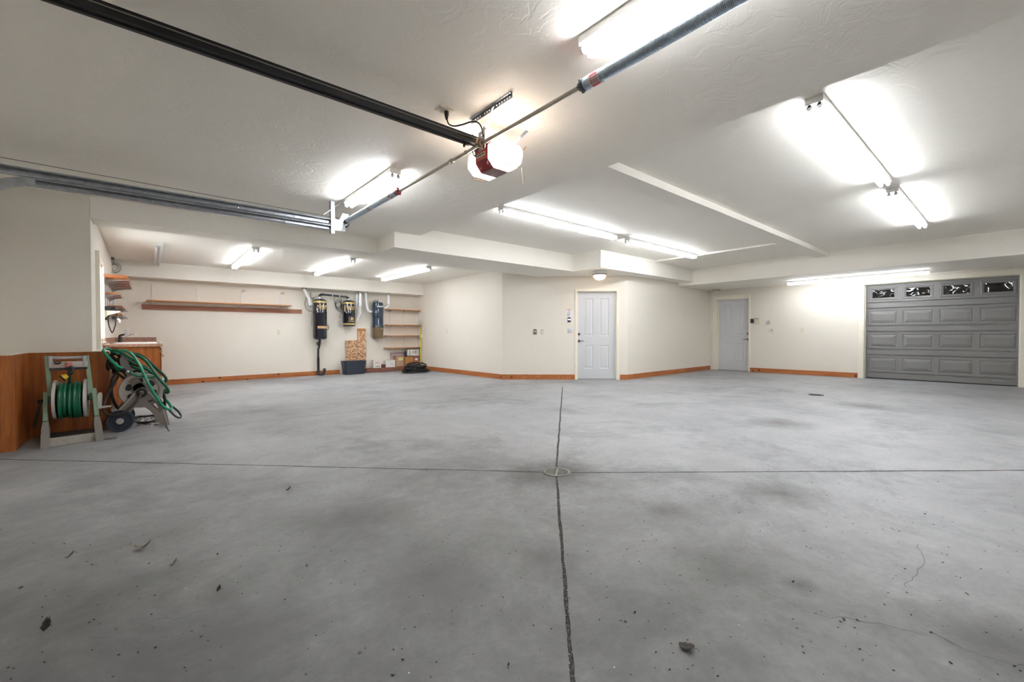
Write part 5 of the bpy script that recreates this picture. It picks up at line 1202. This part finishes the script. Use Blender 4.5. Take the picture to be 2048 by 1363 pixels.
ar = [(1170, 335), (1163, 290), (1172, 262), (1195, 248), (1222, 256), (1240, 285), (1262, 350), (1300, 420), (1360, 490), (1420, 560), (1400, 610), (1330, 620), (1300, 590), (1250, 480), (1215, 410)]
for y0 in (yA+.05, yB2-.04):
    m = MB(); m.prism(hp(ar), y0, y0+.035); m.build('handle_arm', TAUPE, o, 0)
e = Q(1205, 275, yA); MB().cyl((e.x, yA+.06, e.z), (e.x, yB2-.02, e.z), .016, n=12).build('handle_bar', LIGHTT, o)
hc = Q(1376, 588, yA)
for y0, s in ((yA+.06, 1), (yB2-.02, -1)):
    R_ = .200; m = MB(); m.lathe([(R_*.30, .0), (R_*.78, .0), (R_*.84, -.018), (R_, -.022), (R_+.006, -.012), (R_+.006, .004), (R_*.9, .012), (R_*.3, .012)], (hc.x, y0, hc.z), (0,1,0), 40); d = m.build('drum_flange', LIGHTT, o)
    for k in range(6):
        a = k*PI/3+.35; F = Matrix.Translation((hc.x, y0, hc.z)) @ Matrix.Rotation(a, 4, 'Y')
        m = MB(F); m.prism([(R_*.40, -.028), (R_*.52, -.045), (R_*.72, -.040), (R_*.78, 0), (R_*.72, .040), (R_*.52, .045), (R_*.40, .028)], -.026, .001) if False else m.prism([(R_*.42, -.022), (R_*.55, -.040), (R_*.70, -.036), (R_*.74, 0), (R_*.70, .036), (R_*.55, .040), (R_*.42, .022)], -.0025, .0140)
        m.build('spoke_hole', BLACKP, d, 0)
MB().cyl((hc.x, yA+.05, hc.z), (hc.x, yB2, hc.z), .09, n=24).build('drum_core', TAUPE, o)
hub = Q(1378, 606, yA-.01); MB().lathe([(.050, 0), (.052, .02), (.040, .024), (.038, .006)], (hub.x, yA-.004, hub.z), (0,-1,0), 24).build('hub_ring', BLACKP, o); MB().lathe([(.024, 0), (.024, .03), (.016, .036)], (hub.x, yA-.004, hub.z), (0,-1,0), 16).build('hub_fitting', TAUPE, o)
wc = Q(1167, 888, yA-.05); zw = zf(wc.x, yA); rw = max(.08, wc.z-zw)
for y0, s in ((yA-.02, -1), (yB2+.06, 1)):
    m = MB(); m.lathe([(.02, 0), (rw*.75, .0), (rw*.78, .012), (rw*.96, .014), (rw, .006), (rw, -.035), (.02, -.035)], (wc.x, y0, zw+rw), (0,s,0), 32); w_ = m.build('wheel', WHEEL, o)
    MB().lathe([(rw*.28, 0), (rw*.28, .014), (rw*.2, .017)], (wc.x, y0, zw+rw), (0,s,0), 18).build('hub_cap', plain('pale grey cap', (172, 166, 162), .5), w_)
    for k in range(8):
        a = k*PI/4; F = Matrix.Translation((wc.x, y0, zw+rw)) @ Matrix.Rotation(a, 4, 'Y'); MB(F).box(rw*.28, rw*.76, -.008 if s < 0 else 0, 0 if s < 0 else .008, -.005, .005).build('rib', WHEEL, w_, 0)
MB().cyl((wc.x, yA-.02, zw+rw), (wc.x, yB2+.06, zw+rw), .012, n=10).build('axle', BLACKP, o)
# hoses on the taupe cart
def hose(parent, pts, r, mat, f=Sx, n=6, name='loop'):
    return MB().tube([f(*p) for p in pts], r, 9, smooth=n).build(name, mat, parent)
g = thing('garden_hose', 'green garden hose in loose loops draped over the taupe cart', 'hose', Sx(800, 500, 6.8), 'green garden hoses')
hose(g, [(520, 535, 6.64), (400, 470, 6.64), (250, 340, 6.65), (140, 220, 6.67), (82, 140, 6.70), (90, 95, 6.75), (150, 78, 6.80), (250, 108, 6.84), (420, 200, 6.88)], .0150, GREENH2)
hose(g, [(240, 128, 6.78), (330, 112, 6.76), (430, 135, 6.74), (560, 205, 6.73), (690, 295, 6.72), (800, 365, 6.73), (900, 440, 6.76), (1000, 510, 6.78), (1110, 580, 6.80), (1200, 650, 6.82)], .0155, GREENH)
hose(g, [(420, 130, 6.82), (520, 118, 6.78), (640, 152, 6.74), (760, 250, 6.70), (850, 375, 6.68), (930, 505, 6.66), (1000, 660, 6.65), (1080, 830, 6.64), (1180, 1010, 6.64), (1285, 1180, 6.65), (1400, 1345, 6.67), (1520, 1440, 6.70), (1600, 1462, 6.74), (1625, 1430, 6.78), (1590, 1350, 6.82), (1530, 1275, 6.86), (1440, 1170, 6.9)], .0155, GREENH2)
hose(g, [(640, 155, 6.95), (800, 215, 6.88), (950, 290, 6.82), (1080, 395, 6.77), (1200, 555, 6.74), (1300, 690, 6.73), (1400, 810, 6.73), (1490, 920, 6.74), (1550, 1015, 6.76), (1555, 1065, 6.79), (1510, 1075, 6.82), (1480, 1010, 6.86)], .0165, GREENH)
hose(g, [(700, 175, 7.02), (900, 215, 7.0), (1060, 325, 6.97), (1200, 455, 6.94), (1330, 570, 6.92), (1440, 670, 6.92), (1500, 750, 6.93), (1500, 820, 6.95), (1450, 830, 6.98)], .0165, plain('shade-painted green hose', (16, 84, 56), .35))  # darker copy of the hose green; shade painted into these loops
hose(g, [(640, 595, 6.645), (720, 640, 6.65), (820, 680, 6.66), (920, 700, 6.67), (1050, 718, 6.68), (1180, 722, 6.70), (1240, 705, 6.74)], .0150, GREENH)
hose(g, [(690, 470, 6.86), (800, 515, 6.84), (900, 548, 6.83), (1000, 560, 6.84)], .0150, GREENH)
hose(g, [(760, 600, 6.9), (840, 580, 6.88), (940, 600, 6.87), (1080, 640, 6.87), (1180, 690, 6.88)], .0150, plain('shade-painted green hose', (16, 84, 56), .35))
hose(g, [(860, 420, 6.92), (980, 470, 6.90), (1090, 540, 6.88), (1180, 640, 6.88), (1270, 720, 6.90)], .0150, GREENH)
hose(g, [(280, 200, 6.96), (380, 190, 6.94), (520, 260, 6.92), (640, 340, 6.90), (780, 430, 6.90)], .0150, plain('shade-painted green hose', (16, 84, 56), .35))
hose(g, [(310, 470, 6.86), (420, 580, 6.84), (520, 590, 6.86), (610, 700, 6.9)], .0150, plain('shade-painted green hose', (16, 84, 56), .35))
m = MB(); m.cyl(Sx(512, 530, 6.64), Sx(600, 590, 6.642), .0195, .019, 12); m.build('black_sleeve', BLACKR, g); m = MB(); m.cyl(Sx(598, 588, 6.642), Sx(650, 612, 6.645), .0165, .0165, 12); m.build('coupling', CHROME, g)
pts = []
turns = 6; ccx = Sx(350, 385, 7.0)
for i in range(turns*18+1):
    a = 2*PI*i/18; t = i/(turns*18); pts.append(ccx+Vector((.060*math.cos(a)+.050*math.cos(a)*t*.5+.02*math.sin(a), -.08+.20*t, .115*math.sin(a)+.01*math.cos(3*a))))
b = thing('garden_hose', 'dark hose bundle hung behind the green loops on the taupe cart', 'hose', ccx, None)
MB().tube(pts, .021, 8).build('bundled_loops', plain('black-green hose', (14, 18, 17), .5), b)
for q in ([(250, 250, 6.9), (330, 330, 6.88), (420, 330, 6.88), (470, 420, 6.9), (430, 540, 6.92), (330, 520, 6.92), (250, 400, 6.92)], [(230, 200, 7.05), (360, 180, 7.03), (470, 260, 7.02), (480, 420, 7.02), (400, 560, 7.03), (300, 480, 7.05)]):
    hose(b, q, .023, plain('black-green hose', (14, 18, 17), .5))
hose(b, [(660, 420, 6.95), (760, 440, 6.93), (860, 470, 6.92), (960, 520, 6.93)], .012, plain('black-green hose', (14, 18, 17), .5))
lead = thing('lead_hose', 'dark brown lead-in hose curving from the hub of the taupe cart to the floor', 'hose', Q(1010, 780, 6.66))
BRN = plain('dark brown hose', (58, 50, 46), .45)
hose(lead, [(1375, 606, 6.66), (1345, 670, 6.64), (1280, 745, 6.63), (1190, 808, 6.63), (1100, 828, 6.64), (1035, 812, 6.66), (1002, 765, 6.68), (1018, 690, 6.72), (1062, 600, 6.78), (1115, 510, 6.85), (1160, 430, 6.9)], .0135, BRN, Q)
hose(lead, [(1150, 395, 6.88), (1105, 450, 6.84), (1085, 540, 6.82), (1088, 630, 6.82), (1118, 715, 6.84), (1155, 765, 6.88)], .0145, BLACKR, Q)
hose(lead, [(1120, 400, 6.92), (1200, 460, 6.9), (1290, 520, 6.9)], .0145, BLACKR, Q)
hose(lead, [(1640, 770, 6.74), (1700, 830, 6.76), (1745, 852, 6.80), (1762, 835, 6.86), (1740, 795, 6.92), (1695, 755, 6.98), (1660, 735, 7.0)], .0120, plain('dark green-grey hose', (58, 66, 58), .45), Q)
hose(lead, [(1590, 590, 6.78), (1605, 680, 6.78), (1600, 760, 6.80), (1580, 700, 6.84)], .0135, BLACKR, Q)
fp = [fl(hf(x/4.867, 660+y/4.867), .014) for x, y in ((1280, 870), (1330, 900), (1400, 908), (1470, 898), (1520, 875), (1500, 838), (1430, 845), (1340, 850))]
MB().tube(fp, .0140, 8, smooth=6, closed=True).build('floor_loop', BLACKR, lead)
# rubbish swept under the cart
m = MB()
for k in range(60):
    x = random.uniform(1300, 1560); y = random.uniform(850, 925); c = fl(hf(x/4.867, 660+y/4.867)); m.xf = Matrix.Translation(c) @ Matrix.Rotation(random.uniform(0, 6), 4, 'Z'); l = random.uniform(.006, .028); m.box(-l, l, -l*.35, l*.3, 0, .006)
u_ = m.build('leaf_litter', LEAFM, None, 0); u_['kind'] = 'stuff'; tag(u_, 'broken leaf litter on the slab under the taupe cart', 'litter')
# copper stub and white valve at the end of the wainscot
c = Q(1085, 700, 6.92); o = thing('water_pipe', 'thin beige water pipe with a white valve at the end of the wainscot', 'pipe', fl(c))
MB().cyl((c.x+.005, 6.91, zf(c.x, 6.9)), (c.x-.002, 6.91, Q(1075, 380, 6.91).z), .012, n=10).build('riser', plain('primed pipe', (196, 150, 124), .6), o)
q = Q(1112, 780, 6.90); MB().box(q.x-.025, q.x+.03, 6.87, 6.92, q.z-.03, q.z+.025, .006).build('valve', WHITEP, o); MB().tube([Q(1092, 785, 6.88), Q(1082, 800, 6.87), Q(1095, 815, 6.86)], .008, 6, smooth=4).build('rusty_handle', plain('rust', (120, 66, 44), .8), o)
# beige faucet stub poking out above the hoses
c = hy(213, 689, 8.98); o = thing('hose_bib', 'small beige pipe stub sticking out of the wall beside the counter', 'pipe', c)
MB().cyl((XA-.0, 8.98, c.z), (hy(219, 689, 8.98).x, 8.98, c.z), .016, n=12).build('stub', plain('beige pipe', (212, 180, 156), .5), o)
# ------------------------------------------------------------------ daylight outside the workshop window, view
w = bpy.data.worlds.new('daylight'); SC.world = w; w.use_nodes = True
w.node_tree.nodes['Background'].inputs[0].default_value = (.95, .98, 1., 1); w.node_tree.nodes['Background'].inputs[1].default_value = 1.2
vs = SC.view_settings; vs.view_transform = 'Standard'; vs.look = 'None'; vs.gamma = 1.; vs.use_curve_mapping = False; vs.exposure = 2.34
SC.display_settings.display_device = 'sRGB'
cy = SC.cycles; cy.use_adaptive_sampling = True; cy.adaptive_threshold = .15; cy.max_bounces = 6; cy.diffuse_bounces = 4; cy.glossy_bounces = 3; cy.transmission_bounces = 4; cy.caustics_reflective = False; cy.caustics_refractive = False
cy.sample_clamp_indirect = 4.
